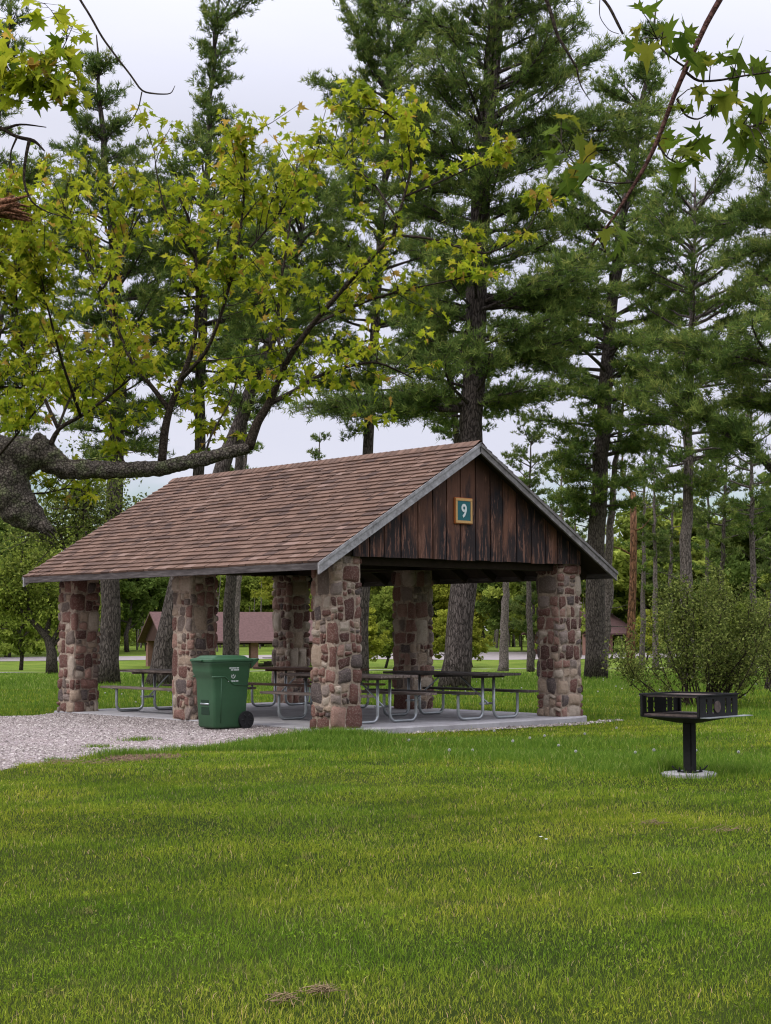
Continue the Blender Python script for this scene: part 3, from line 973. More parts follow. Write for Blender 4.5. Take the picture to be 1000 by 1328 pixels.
        mb.tube(P, .005, 5, caps=False)
        mb.tube([(cx - .02, y_ + sgn * .008, cz - .018), (cx, y_ + sgn * .009, cz + .022), (cx + .02, y_ + sgn * .008, cz - .012)], .006, 5)
        mb.tube([(cx - .014, y_ + sgn * .008, cz + .012), (cx + .014, y_ + sgn * .009, cz + .002)], .005, 5)
    mb.build('printed_marks', M_white, t)
    t.scale = (.94, .94, 1.0)
    return t


wheeled_bin()

# ------------------------------------------------------------------ pedestal grill
def grill():
    p = at(892, 818, 17.7); z0 = float(gz(p[0], p[1])) + .02
    pad = MB(); ol = []
    for k in range(40):
        a = 2 * PI * k / 40; r = .30 * (1 + .04 * math.sin(3 * a + 1) + random.uniform(-.015, .015)); ol.append((r * math.cos(a), r * math.sin(a)))
    V = [(x, y, -.10) for x, y in ol] + [(x, y, .012) for x, y in ol] + [(x * .96, y * .96, .022) for x, y in ol]
    Fc = [[a * 40 + i, a * 40 + (i + 1) % 40, (a + 1) * 40 + (i + 1) % 40, (a + 1) * 40 + i] for a in range(2) for i in range(40)] + [[80 + i for i in range(40)]]
    pad.add(V, Fc)
    o = pad.build('concrete_footing', M_conc); o.location = (p[0], p[1], z0)
    tag(o, 'round pale concrete footing in the grass under the barbecue grill', 'footing')
    # square to the view: local -y side faces right-near, local -x side faces left-near
    ang = -YAW + math.radians(47)
    t = empty('barbecue_grill', (p[0], p[1], z0 + .022), 'black pedestal barbecue grill with slotted side walls on the lawn', 'barbecue grill', None, ang)
    a = .375
    mb = MB(); mb.box((-.055, -.055, .0), (.055, .055, .575), 0, bev=.012); post = mb.build('post', M_blackiron, t)
    mb = MB(); mb.box((-.10, -.10, .0), (.10, .10, .012), 0, bev=.003)
    for sx in (-1, 1):
        for sy in (-1, 1):
            P = [(sx * .055, sy * .08, .012), (sx * .12, sy * .10, .03), (sx * .155, sy * .125, .07)]
            mb.tube([(sx * .08, sy * .08, .0), (sx * .08, sy * .08, .055)], .008, 6)
            mb.tube(P, .008, 6)
    mb.build('base_plate', M_blackiron, t)
    zb, zt = .60, .83
    mb = MB()                               # shallow dished underside between the post and the box
    V = [(-a, -a, zb), (a, -a, zb), (a, a, zb), (-a, a, zb), (-.09, -.09, zb - .07), (.09, -.09, zb - .07), (.09, .09, zb - .07), (-.09, .09, zb - .07),
         (-a, -a, zb + .012), (a, -a, zb + .012), (a, a, zb + .012), (-a, a, zb + .012)]
    mb.add(V, [[0, 1, 5, 4], [1, 2, 6, 5], [2, 3, 7, 6], [3, 0, 4, 7], [4, 5, 6, 7], [8, 9, 10, 11], [0, 1, 9, 8], [1, 2, 10, 9], [2, 3, 11, 10], [3, 0, 8, 11]])
    mb.build('fire_pan', [M_blackiron], t)
    mb = MB(); mb.box((-a + .02, -a + .02, zb + .013), (a - .02, a - .02, zb + .03)); mb.build('ash_layer', M_rust, t)
    for sy in (-1, 1):                      # two slotted walls, cut in columns so the slots are real openings
        mb = MB(); y0, y1 = (-a, -a + .008) if sy < 0 else (a - .008, a)
        slots = [(-.245, 1), (-.115, 1), (.135, -1), (.255, -1)]     # E shapes, mirrored on the right
        xs = [-a]
        cells = []
        x = -a
        zc0, zc1 = zb + .045, zt - .03
        for sx_, d in slots:
            cells.append((x, sx_ - .017, zb + .012, zt))
            cells.append((sx_ - .017, sx_ + .017, zb + .012, zc0)); cells.append((sx_ - .017, sx_ + .017, zc1, zt))
            for k in range(2):              # teeth
                zz = zc0 + (zc1 - zc0) * (k + .62) / 2.25
                tx0, tx1 = (sx_ + .002, sx_ + .017) if d > 0 else (sx_ - .017, sx_ - .002)
                cells.append((tx0, tx1, zz - .010, zz + .010))
            x = sx_ + .017
        cells.append((x, a, zb + .012, zt))
        for (xa, xb, za, zc) in cells: mb.box((xa, y0, za), (xb, y1, zc))
        mb.build('side_wall', M_blackiron, t)
    mb = MB()                               # rusty round damper on the near wall
    P = [(-.045, -a - .012, .715), (-.045, -a - .004, .715)]
    mb.tube(P, .062, 20, smooth=False); mb.build('damper', M_rust, t)
    mb = MB()                               # top rim
    for lo, hi in (((-a - .01, -a - .01, zt + .001), (a + .01, -a + .02, zt + .018)), ((-a - .01, a - .02, zt + .001), (a + .01, a + .01, zt + .018)), ((-a - .01, -a + .021, zt + .001), (-a + .01, a - .021, zt + .018)), ((a - .01, -a + .021, zt + .001), (a + .01, a - .021, zt + .018))):
        mb.box(lo, hi)
    for sx in (-1, 1):
        for sy in (-1, 1): mb.box((sx * (a - .004) - .012, sy * (a - .022) - .012, zb + .013), (sx * (a - .004) + .012, sy * (a - .022) + .012, zt))
    mb.build('top_rim', M_blackiron, t)
    mb = MB()
    for k in range(20):
        x = -a + .03 + k * (2 * a - .06) / 19
        mb.tube([(x, -a + .012, zt - .004), (x, a - .012, zt - .004)], .0065, 6)
    mb.box((-a + .012, -a + .06, zt - .016), (a - .1, a - .06, zt - .011))
    mb.build('grate', M_rust, t)
    mb = MB(); mb.box((-a + .0, -a - .12, zb + .004), (a + .12, -a - .001, zb + .011)); mb.build('shelf', M_galv, t)


grill()

# ------------------------------------------------------------------ far pavilions
def far_pavilion(px0, px1, s, slant, zr, ze, zb, label, gable_left=True):
    A = gp(px0, s); B = gp(px1, s + slant)
    t = empty('far_pavilion', A, label, 'pavilion', 'pavilions far behind the trees')
    d = (B - A)[:2]; ln = np.linalg.norm(d); d /= ln; nrm = np.array([-d[1], d[0]])
    if nrm @ HF[:2] < 0: nrm = -nrm
    # gable plane direction leans left-near so the gable end shows
    g = nrm
    w = 6.2
    def P(l, q, z): v = d * l + g * q; return (v[0], v[1], z - A[2])
    mb = MB(); ov = .5
    R0_, R1_ = P(-ov, w / 2, zr), P(ln + ov, w / 2, zr)
    E0, E1 = P(-ov, -.5, ze), P(ln + ov, -.5, ze); G0, G1 = P(-ov, w + .5, ze), P(ln + ov, w + .5, ze)
    lo = lambda p: (p[0], p[1], p[2] - .14)
    V = [R0_, R1_, E0, E1, G0, G1]; V += [lo(p) for p in V]
    mb.add(V, [[2, 3, 1, 0], [0, 1, 5, 4], [8, 6, 7, 9], [6, 10, 11, 7], [2, 8, 9, 3], [4, 5, 11, 10], [2, 0, 6, 8], [0, 4, 10, 6], [1, 3, 9, 7], [5, 1, 7, 11]])
    mb.build('roof', M_roof_far, t)
    for l in (0, ln):
        mb = MB(); a = P(l, 0, ze + .03); b = P(l, w, ze + .03); c = P(l, w / 2, zr - .2)
        o2 = np.array([d[0] * .06, d[1] * .06, 0])
        V = [np.array(q) for q in (a, b, c)]; V += [q + o2 for q in V]
        mb.add(V, [[0, 1, 2], [5, 4, 3], [0, 3, 4, 1], [1, 4, 5, 2], [2, 5, 3, 0]]); mb.build('gable', M_wall_far, t)
    for k in range(3):
        for q in (0, w - .6):
            l = .1 + k * (ln - .8) / 2
            mb = MB(); z0 = zb - .3 - A[2]; z1 = ze - .02 - A[2]
            c = [P(l, q, 0), P(l + .6, q, 0), P(l + .6, q + .6, 0), P(l, q + .6, 0)]
            V = [(x, y, z0) for x, y, _ in c] + [(x, y, z1) for x, y, _ in c]
            mb.add(V, [[0, 1, 5, 4], [1, 2, 6, 5], [2, 3, 7, 6], [3, 0, 4, 7], [4, 5, 6, 7]], 0, .3); mb.build('pillar', M_stone, t)
    mb = MB()
    for q in (.2, w - .4):
        for z in (ze - .16,):
            V = [P(0, q, z - .12), P(ln, q, z - .12), P(ln, q + .2, z - .12), P(0, q + .2, z - .12), P(0, q, z), P(ln, q, z), P(ln, q + .2, z), P(0, q + .2, z)]
            mb.add(V, [[0, 3, 2, 1], [4, 5, 6, 7], [0, 1, 5, 4], [1, 2, 6, 5], [2, 3, 7, 6], [3, 0, 4, 7]])
    mb.build('beam', M_dark, t)
    # tables inside
    for k in (0.3, .7):
        l = ln * k
        mb = MB()
        for (q0, q1, z0, z1, l0, l1) in ((2.2, 3.0, .70, .76, -1.2, 1.2), (1.6, 1.85, .42, .47, -1.2, 1.2), (3.3, 3.55, .42, .47, -1.2, 1.2), (1.7, 3.5, .0, .40, -.9, -.82), (1.7, 3.5, .0, .40, .82, .9)):
            zz = zb
            V = [P(l + l0, q0, zz + z0), P(l + l1, q0, zz + z0), P(l + l1, q1, zz + z0), P(l + l0, q1, zz + z0), P(l + l0, q0, zz + z1), P(l + l1, q0, zz + z1), P(l + l1, q1, zz + z1), P(l + l0, q1, zz + z1)]
            mb.add(V, [[0, 3, 2, 1], [4, 5, 6, 7], [0, 1, 5, 4], [1, 2, 6, 5], [2, 3, 7, 6], [3, 0, 4, 7]])
        o = mb.build('far_picnic_table', M_plank, None, None, None)
        o.location = A
        tag(o, 'small picnic table under the roof of the ' + ('left' if px0 < 500 else 'right') + ' far pavilion', 'picnic table', 'tables in the far pavilions')
    return t


zf = lambda y, s: CAM[2] - (y - 818) / F * s
far_pavilion(216, 440, 128, 6, zf(793, 133), zf(831, 128), float(gz(*gp(190, 128)[:2])), 'far brown roofed pavilion seen between the left pillars')
far_pavilion(762, 822, 150, 8, zf(791, 153), zf(822, 150), float(gz(*gp(800, 150)[:2])), 'small far brown roof behind the slanting trunks at right')

# ------------------------------------------------------------------ pine trees
def needles(P, D, n_per, ln, wd, rbase, up=.35):
    """P tuft centres, D twig directions -> thin triangles"""
    N = len(P)
    Pn = np.repeat(P, n_per, 0); Dn = np.repeat(D, n_per, 0)
    q = RNG.normal(0, 1, (N * n_per, 3)); q[:, 2] += up
    d = Dn * 1.0 + q * .75; d /= np.linalg.norm(d, axis=1)[:, None] + 1e-9
    L = ln * RNG.uniform(.7, 1.25, N * n_per)
    side = np.cross(d, RNG.normal(0, 1, d.shape)); side /= np.linalg.norm(side, axis=1)[:, None] + 1e-9
    w = wd * RNG.uniform(.7, 1.3, N * n_per)
    a = Pn + RNG.normal(0, ln * .15, Pn.shape)
    V = np.stack([a + side * w[:, None] / 2, a - side * w[:, None] / 2, a + d * L[:, None]], 1).reshape(-1, 3)
    Fa = np.arange(len(V)).reshape(-1, 3)
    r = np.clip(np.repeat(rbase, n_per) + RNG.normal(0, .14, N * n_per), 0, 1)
    return V, Fa, np.repeat(r, 3)


def pine(label, path, s, w0, crown, nb, mat=None, bm=None, name='pine_tree', dens=1., droop=0., group='pine trees behind the pavilion', lim=None, basey=None, rise=1., wt=None, boughs=(), wh=1.0, stubs=0, seed=None):
    """path: photo pixels of the trunk line from base to top; crown: (py, left px, right px) reach"""
    mat = mat or M_pine; bm = bm or M_bark
    rs = np.random.default_rng(seed if seed is not None else int(abs(path[0][0]) * 13 + s))
    mpp = s / F
    pts = [gp(path[0][0], s) - np.array([0, 0, .1])]
    for q in path[1:]: pts.append(at(q[0], q[1], s))
    pts = np.array(pts)
    t_ = np.linspace(0, 1, 26); tt = np.linspace(0, 1, len(pts))
    seg = np.concatenate([[0], np.cumsum(np.linalg.norm(np.diff(pts, axis=0), axis=1))]); tt = seg / seg[-1]
    T = np.stack([np.interp(t_, tt, pts[:, i]) for i in range(3)], -1)
    T[1:-1] = (T[:-2] + T[1:-1] * 2 + T[2:]) / 4
    T[1:-1] += rs.normal(0, .03, T[1:-1].shape) * np.array([1, 1, 0])
    H = T[-1][2] - T[0][2]
    r0 = w0 * mpp / 2; top_r = .02 if wt is None else wt * mpp / 2
    rad = top_r + max(r0 - top_r, 0) * (1 - t_) ** .8; rad[0] *= 1.22; rad[1] *= 1.04
    root = empty(name, T[0] + np.array([0, 0, .1]), label, 'pine tree', group)
    org = T[0] + np.array([0, 0, .1])
    mb = MB(); mb.tube(T - org, rad, 14, amp=.10, nscale=5)
    limbs = mb
    cy = np.array([c[0] for c in crown], float); cl = np.array([c[1] for c in crown], float) * mpp; cr = np.array([c[2] for c in crown], float) * mpp
    o = np.argsort(cy); cy, cl, cr = cy[o], cl[o], cr[o]
    TP = []; TD = []; TR = []
    y0, y1 = cy[0], cy[-1]
    ga = rs.random() * 6
    # trunk height as a function of photo row
    zrow = lambda y: CAM[2] - (y - 818) / F * s
    k = 0; nb = int(nb * 1.0); nwh = max(4, int((y1 - y0) * mpp / wh)); ph = rs.random() * 6; nb2 = nb + len(boughs)
    while k < nb2:
        f = (k + rs.random()) / nb
        f = min(1, max(0, (math.floor(f * nwh) + .5 + rs.normal(0, .17)) / nwh))
        y = y0 + (y1 - y0) * (f ** .85)
        if k >= nb: y = boughs[k - nb][0]
        z = zrow(y)
        i = np.interp(z, T[:, 2], np.arange(len(T))); bp = np.array([np.interp(i, range(len(T)), T[:, c]) for c in range(3)])
        ga += 2.4 + rs.normal(0, .35)
        ca_, sa_ = math.cos(ga), math.sin(ga)
        El, Er = np.interp(y, cy, cl), np.interp(y, cy, cr)
        E = Er if ca_ > 0 else El
        ln = abs(ca_) * E + (1 - abs(ca_)) * (El + Er) / 2
        ln *= rs.uniform(.70, 1.32) * (1 + .12 * math.sin(k * 1.7 + ph))
        k += 1
        if ln < .15: continue
        bg = boughs[k - 1 - nb] if k > nb else None
        if bg:
            tgt = at(bg[1], bg[2], s + rs.uniform(-1.2, .6)); dv_ = tgt - bp
            ln = np.linalg.norm(dv_); ga = math.atan2(dv_ @ HF, dv_ @ HR); ca_, sa_ = math.cos(ga), math.sin(ga)
        out = HR * ca_ + HF * sa_
        elev = rise * (.75 * (1 - f) ** 1.8 + .06) - droop * f + rs.normal(0, .12)
        if bg: elev = math.asin(dv_[2] / ln)
        K = 7; P = [bp]; dirv = out * math.cos(elev) + np.array([0, 0, math.sin(elev)])
        bend = rs.normal(0, .1) if not bg else 0
        for j in range(1, K):
            e = elev + (0 if bg else (.10 if f > .3 else 0) * (j / K) * 2) + rs.normal(0, .07)
            a2 = ga + bend * j + rs.normal(0, .06)
            o2 = HR * math.cos(a2) + HF * math.sin(a2)
            P.append(P[-1] + (o2 * math.cos(e) + np.array([0, 0, math.sin(e)])) * ln / (K - 1))
        P = np.array(P)
        rb = min(.018 + .016 * ln, .11)
        limbs.tube(P - org, np.linspace(rb, .008, K), 5, caps=False)
        # twigs
        nt = max(4, int(ln * (6.5 if not bg else 10) * dens)) + 3; kt = rs.uniform(.25, .42)
        for q in range(nt):
            u = .18 + .82 * (q + rs.random()) / nt if ln > 1.0 else rs.random()
            if u > 1: u = 1
            ii = u * (K - 1); i0 = min(int(ii), K - 2); b = P[i0] + (P[i0 + 1] - P[i0]) * (ii - i0)
            bd = P[i0 + 1] - P[i0]; bd /= np.linalg.norm(bd)
            sd = np.cross(bd, [0, 0, 1.]); sd /= np.linalg.norm(sd) + 1e-9
            sg = 1 if q % 2 else -1
            tl = (.40 + .32 * ln * (1.05 - u)) * rs.uniform(.6, 1.3); tl = min(tl, 1.5)
            if u < kt and not bg and ln > 1.5: continue
            td = bd * rs.uniform(.5, 1.1) + sd * sg * rs.uniform(.35, 1.1) + np.array([0, 0, rs.uniform(-.45, .5)])
            td /= np.linalg.norm(td)
            e = b + td * tl
            if tl > .5 : limbs.tube(np.array([b, (b + e) / 2 + [0, 0, .02], e]) - org, [.012, .009, .004], 3, caps=False)
            m_ = max(3, int(tl / .12))
            g = (np.arange(m_) + 1) / m_
            C_ = b + td * (tl * g)[:, None] + rs.normal(0, .075, (m_, 3)) * [1, 1, .8] + np.array([0, 0, .03]) * g[:, None]
            TP.append(C_); TD.append(np.repeat((td * .6 + [0, 0, .4])[None], m_, 0))
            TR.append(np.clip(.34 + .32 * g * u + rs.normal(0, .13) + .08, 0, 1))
    for q in range(stubs):                   # dead stubs on the bare trunk
        z = T[0][2] + H * rs.uniform(.15, .7); i = np.interp(z, T[:, 2], np.arange(len(T))); bp = np.array([np.interp(i, range(len(T)), T[:, c]) for c in range(3)])
        a = rs.random() * 6.3; l_ = rs.uniform(.4, 1.6)
        dd = HR * math.cos(a) + HF * math.sin(a) + np.array([0, 0, rs.uniform(-.2, .5)])
        limbs.tube(np.array([bp, bp + dd * l_ * .5, bp + dd * l_ + [0, 0, rs.uniform(-.2, .2)]]) - org, [.03, .02, .006], 4, caps=False)
    limbs.build('trunk', bm, root)
    P = np.concatenate(TP); Dd = np.concatenate(TD); Rr = np.concatenate(TR)
    px_m = F / s * .771                      # render pixels per metre
    wd = max(.015, .90 / px_m); ln = .21
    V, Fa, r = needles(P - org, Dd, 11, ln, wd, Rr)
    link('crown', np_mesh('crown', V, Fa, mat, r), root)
    return root


pine('dark pine with narrow top above the left pillar, thick dark trunk behind it', [(141, 885), (143, 760), (150, 600), (155, 480), (148, 330), (132, 180), (125, 45)], 60, 28,
     [(45, 6, 8), (90, 18, 20), (130, 22, 24), (150, 28, 30), (200, 55, 50), (260, 70, 70), (330, 105, 95), (400, 110, 100), (470, 85, 90), (540, 75, 80), (600, 40, 50)], 118, stubs=4)
pine('tall pine with sparse leaning tip above the pavilion ridge left end', [(252, 885), (256, 760), (258, 600), (262, 450), (266, 300), (272, 150), (282, 20), (290, -60)], 62, 19,
     [(-60, 4, 10), (0, 14, 50), (40, 16, 72), (80, 24, 60), (105, 16, 24), (125, 5, 8), (145, 28, 25), (200, 48, 42), (260, 90, 80), (330, 105, 100), (400, 90, 105), (460, 60, 80), (520, 22, 40)], 109, stubs=5)
pine('dark leaning pine whose trunk slants right behind the roof', [(206, 880), (222, 790), (252, 700), (288, 610), (325, 510), (352, 440), (375, 370), (392, 300), (402, 215)], 56, 31,
     [(215, 10, 10), (260, 60, 50), (320, 100, 70), (380, 85, 75), (440, 60, 80), (500, 20, 60), (540, 8, 20)], 67, wh=1.2, boughs=[(400, 270, 380), (460, 280, 455), (350, 480, 330)])
pine('dark pine with upswept top limbs left of the biggest pine', [(468, 885), (472, 700), (476, 590), (482, 480), (492, 330), (500, 200), (507, 90), (500, -20), (495, -90)], 60, 18,
     [(-90, 10, 10), (-20, 45, 60), (40, 52, 65), (90, 62, 70), (150, 84, 80), (210, 70, 80), (290, 95, 90), (370, 90, 100), (450, 90, 100), (520, 75, 90), (560, 45, 60)], 130, rise=1.15, wh=1.3, boughs=[(130, 405, 105), (190, 415, 180), (110, 442, 10), (60, 462, -20), (250, 400, 260), (500, 390, 500), (90, 560, 20)])
pine('biggest pine, its leaning trunk rising behind the gable peak', [(588, 893), (596, 820), (606, 740), (612, 600), (615, 480), (618, 380), (624, 240), (636, 100), (648, -40), (655, -180)], 50, 36,
     [(-180, 20, 20), (-100, 80, 80), (0, 85, 105), (60, 80, 120), (120, 80, 115), (160, 100, 180), (200, 110, 150), (260, 120, 110), (330, 110, 130), (390, 100, 170), (440, 70, 160), (490, 110, 90), (525, 130, 90), (545, 60, 50)], 156, wt=14, wh=1.5, boughs=[(165, 875, 150), (185, 815, 190), (55, 745, 25), (105, 765, 80), (95, 520, 105), (185, 440, 205), (380, 800, 378), (425, 752, 500), (320, 715, 290), (270, 735, 245), (530, 385, 545), (525, 700, 512), (522, 690, 522), (528, 430, 528), (465, 500, 465), (430, 520, 420), (245, 500, 245), (35, 500, 20), (390, 790, 400), (170, 850, 165)])
pine('tall pine right of the gable with thick dark trunk', [(772, 878), (771, 760), (775, 660), (781, 560), (790, 430), (806, 300), (826, 180), (842, 80), (852, 0)], 72, 27,
     [(0, 4, 6), (50, 14, 18), (90, 20, 26), (120, 70, 30), (180, 30, 34), (240, 55, 60), (300, 110, 70), (340, 120, 80), (400, 110, 110), (460, 130, 110), (520, 100, 80), (580, 75, 70), (640, 50, 55), (680, 30, 30)], 131, stubs=4, wh=1.3, boughs=[(300, 955, 275), (345, 700, 330), (450, 645, 430), (500, 910, 470), (420, 960, 395), (565, 705, 600), (590, 865, 575), (380, 650, 385), (130, 770, 110), (640, 715, 650)])
pine('thin grey pine slanting right beside the thick dark trunk', [(779, 880), (788, 780), (790, 700), (797, 620), (806, 540), (812, 470)], 75, 15,
     [(470, 20, 20), (520, 40, 40), (580, 18, 30), (620, 8, 12)], 18, bm=M_bark_g, stubs=8)
pine('straight grey pine rising behind the round bush', [(890, 884), (891, 760), (892, 640), (892, 560), (896, 430), (900, 320), (902, 230)], 64, 19,
     [(230, 30, 40), (270, 60, 90), (310, 90, 100), (360, 80, 95), (420, 75, 95), (480, 95, 85), (540, 80, 90), (600, 60, 70), (650, 22, 40)], 82, mat=M_pine, bm=M_bark_g, dens=.85, stubs=10, wh=1.3, boughs=[(300, 1000, 250), (330, 800, 305), (430, 1005, 395), (560, 800, 515), (480, 1000, 470), (600, 980, 560)])
pine('slim pale barked pine near the right edge of the view', [(975, 880), (977, 780), (976, 690), (974, 600), (975, 520)], 80, 11,
     [(520, 30, 35), (570, 55, 55), (620, 60, 50), (660, 35, 30), (700, 10, 20)], 26, bm=M_bark_g, dens=.7, stubs=10)
pine('big pine leaning in over the right edge with long limbs', [(1004, 905), (1012, 800), (1030, 660), (1048, 500), (1060, 350), (1075, 150)], 48, 26,
     [(150, 60, 60), (230, 95, 100), (260, 130, 120), (320, 90, 120), (380, 110, 120), (430, 120, 130), (480, 190, 120), (520, 120, 120), (560, 80, 80)], 97, stubs=3, wh=1.3, boughs=[(640, 825, 462), (620, 850, 500), (250, 880, 300), (300, 930, 330), (470, 850, 440)])
pine('tall dark pine at the left edge behind the maple', [(-75, 885), (-60, 700), (-20, 500), (20, 350), (38, 225)], 66, 18,
     [(225, 35, 40), (270, 60, 75), (340, 85, 80), (420, 80, 80), (500, 80, 90), (560, 80, 100), (620, 60, 70)], 72)
pine('pine tip in the top left corner beyond the maple leaves', [(-60, 885), (-50, 600), (-20, 300), (10, 60), (20, -60)], 58, 22,
     [(-60, 20, 20), (0, 30, 34), (40, 20, 24), (80, 14, 16), (160, 14, 20), (220, 40, 25)], 28, stubs=3)
pine('small sparse pine showing past the right roof slope', [(688, 878), (686, 760), (684, 660), (690, 560)], 100, 9,
     [(560, 14, 16), (590, 40, 30), (620, 44, 26), (650, 20, 24), (675, 12, 30), (700, 6, 10)], 24, mat=M_pine2, dens=.7)
pine('slim pink barked pine standing between the two front pillars', [(652, 868), (656, 780), (657, 700), (660, 620)], 105, 13,
     [(620, 30, 30), (700, 20, 30), (730, 26, 20)], 12, bm=M_bark_g)
pine('slim pale pine trunk seen between middle and far left pillars', [(303, 868), (306, 780), (314, 690), (318, 600), (320, 520)], 100, 13,
     [(520, 24, 24), (560, 30, 30), (640, 16, 16)], 12, bm=M_bark_g)
pine('slim pine with pale trunk left of the round bush', [(850, 868), (850, 780), (849, 700), (848, 600)], 110, 9,
     [(600, 26, 26), (650, 34, 30), (690, 24, 18), (730, 10, 12)], 20, mat=M_pine2, bm=M_bark_g, dens=.7)
pine('small dark conifer beyond the lawn between the front pillars', [(690, 866), (691, 830), (692, 790), (690, 750)], 110, 8,
     [(750, 20, 18), (780, 30, 28), (810, 34, 30), (826, 14, 10)], 26, mat=M_pine2)
pine('pine beyond the rightmost trunks, pale green', [(935, 870), (936, 760), (940, 640), (945, 560)], 100, 9,
     [(560, 24, 24), (620, 44, 40), (680, 50, 44), (730, 30, 30)], 30, mat=M_pine2, dens=.8)
pine('pine mostly hidden behind the roof, right of centre', [(600, 885), (598, 700), (592, 560), (578, 440), (562, 330)], 78, 16,
     [(330, 30, 30), (400, 60, 60), (470, 60, 70), (530, 60, 60), (570, 30, 40)], 56)
pine('dark pine filling the gap behind the maple crown', [(296, 885), (300, 700), (314, 560), (335, 420), (342, 250)], 74, 17,
     [(250, 20, 20), (300, 55, 55), (370, 80, 75), (440, 60, 70), (500, 30, 40)], 63)

for i_, (px_, top_, wd_, tx_) in enumerate([(724, 590, 9, 'behind the right roof slope'), (742, 640, 7, 'just left of the dark right trunk'), (832, 560, 8, 'right of the broken orange trunk'), (868, 610, 8, 'left of the straight grey pine'),
                                    (915, 590, 8, 'just right of the straight grey pine'), (1000, 600, 9, 'at the right edge behind the second bush'), (108, 610, 8, 'above the far left roof end'), (410, 560, 8, 'showing over the middle of the roof'), (440, 620, 8, 'low over the roof, right of its middle')]):
    h_ = 730 - top_
    pine('distant thin pine ' + tx_, [(px_, 868), (px_ + 2, 780), (px_ + 3, 690), (px_ + 5, top_)], 112 + 4 * (i_ % 4), wd_,
         [(top_, 8, 10), (top_ + .3 * h_, 22, 20), (top_ + .6 * h_, 28, 26), (730, 20, 22), (770, 8, 10)], 26, mat=M_pine2 if i_ % 2 else M_pine, bm=M_bark_g, dens=.6, seed=50 + i_)

# broken orange trunk
A = gp(817, 86)
root = empty('broken_pine', A, 'broken off pine trunk with orange bark left of the bush', 'dead tree')
P = np.array([A - [0, 0, .1]] + [at(x, y, 86) for x, y in ((818, 820), (821, 760), (822, 700), (821, 638))])
mb = MB(); mb.tube(P - A, [.27, .23, .20, .18, .16], 12, amp=.12, nscale=5)
mb.tube(np.array([at(821, 642, 86), at(812, 628, 86), at(806, 610, 85.6), at(808, 585, 85.4), at(800, 560, 85)]) - A, [.12, .09, .07, .04, .02], 6)
mb.tube(np.array([at(820, 720, 86), at(806, 712, 85.6), at(792, 708, 85)]) - A, [.06, .04, .015], 5)
mb.tube(np.array([at(821, 690, 86), at(834, 684, 85.6), at(846, 670, 85)]) - A, [.05, .03, .01], 5)
mb.build('trunk', M_bark_r, root)

# ------------------------------------------------------------------ broadleaf trees beyond the lawn
def leaf_quads(P, size, r, n_per=1):
    N = len(P)
    a = RNG.normal(0, 1, (N, 3)); a /= np.linalg.norm(a, axis=1)[:, None]
    b = np.cross(a, RNG.normal(0, 1, (N, 3))); b /= np.linalg.norm(b, axis=1)[:, None]
    sz = size * RNG.uniform(.6, 1.3, N)[:, None]
    c = np.cross(a, b) * .25
    V = np.stack([P - a * sz * .6, P + b * sz * .35 + c * sz, P + a * sz * .6, P - b * sz * .35 + c * sz], 1).reshape(-1, 3)
    return V, np.arange(len(V)).reshape(-1, 4), np.repeat(r, 4)


def broadleaf_meshes(h, rw, nleaf, size, mat, seed, bm=None):
    """a trunk-and-limbs mesh and a crown mesh with the base at the origin"""
    rs = np.random.default_rng(seed)
    mb = MB()
    lean = rs.normal(0, .05, 2)
    T = np.array([[lean[0] * h * t, lean[1] * h * t, h * .8 * t] for t in np.linspace(0, 1, 8)]); T[1:, :2] += rs.normal(0, h * .012, (7, 2))
    r0 = h * .018
    mb.tube(T, np.linspace(r0, r0 * .15, 8), 8)
    ends = []
    for k in range(26):
        t = rs.uniform(.18, .98); b = T[0] + 0; i = t * 7; i0 = min(int(i), 6); b = T[i0] + (T[i0 + 1] - T[i0]) * (i - i0)
        a = rs.random() * 6.28; el = rs.uniform(.15, 1.1)
        prof = math.sin(min(1, (t * .9 + .15)) * PI) ** .5
        ln = rw * prof * rs.uniform(.55, 1.05)
        d = np.array([math.cos(a) * math.cos(el), math.sin(a) * math.cos(el), math.sin(el)])
        P = np.array([b, b + d * ln * .5 + [0, 0, -.02 * h], b + d * ln + [0, 0, .02 * h]])
        mb.tube(P, [r0 * .35 * (1.2 - t), r0 * .2 * (1.2 - t), .01], 4, caps=False)
        for q in (.35, .6, .8, 1.0):
            ends.append((b + d * ln * q + rs.normal(0, rw * .10, 3), rw * rs.uniform(.13, .26)))
    ends.append((T[-1], rw * .25)); ends.append((T[-1] + [0, 0, h * .1], rw * .18))
    C0 = np.array([e[0] for e in ends]); R_ = np.array([e[1] for e in ends])
    i = rs.integers(0, len(C0), nleaf)
    v = rs.normal(0, 1, (nleaf, 3)); v /= np.linalg.norm(v, axis=1)[:, None]
    v *= (rs.random(nleaf) ** .45)[:, None]; v[:, 2] *= .6
    P = C0[i] + v * R_[i][:, None]
    tone = rs.normal(.5, .14, len(C0))
    r = np.clip(tone[i] + rs.normal(0, .13, nleaf), 0, 1)
    V, Fa, rr = leaf_quads(P, size, r)
    tm = mb.build('tmp', bm or M_bark, None); me = tm.data; bpy.data.objects.remove(tm); me.name = 'trunk'
    return me, np_mesh('crown', V, Fa, mat, rr)


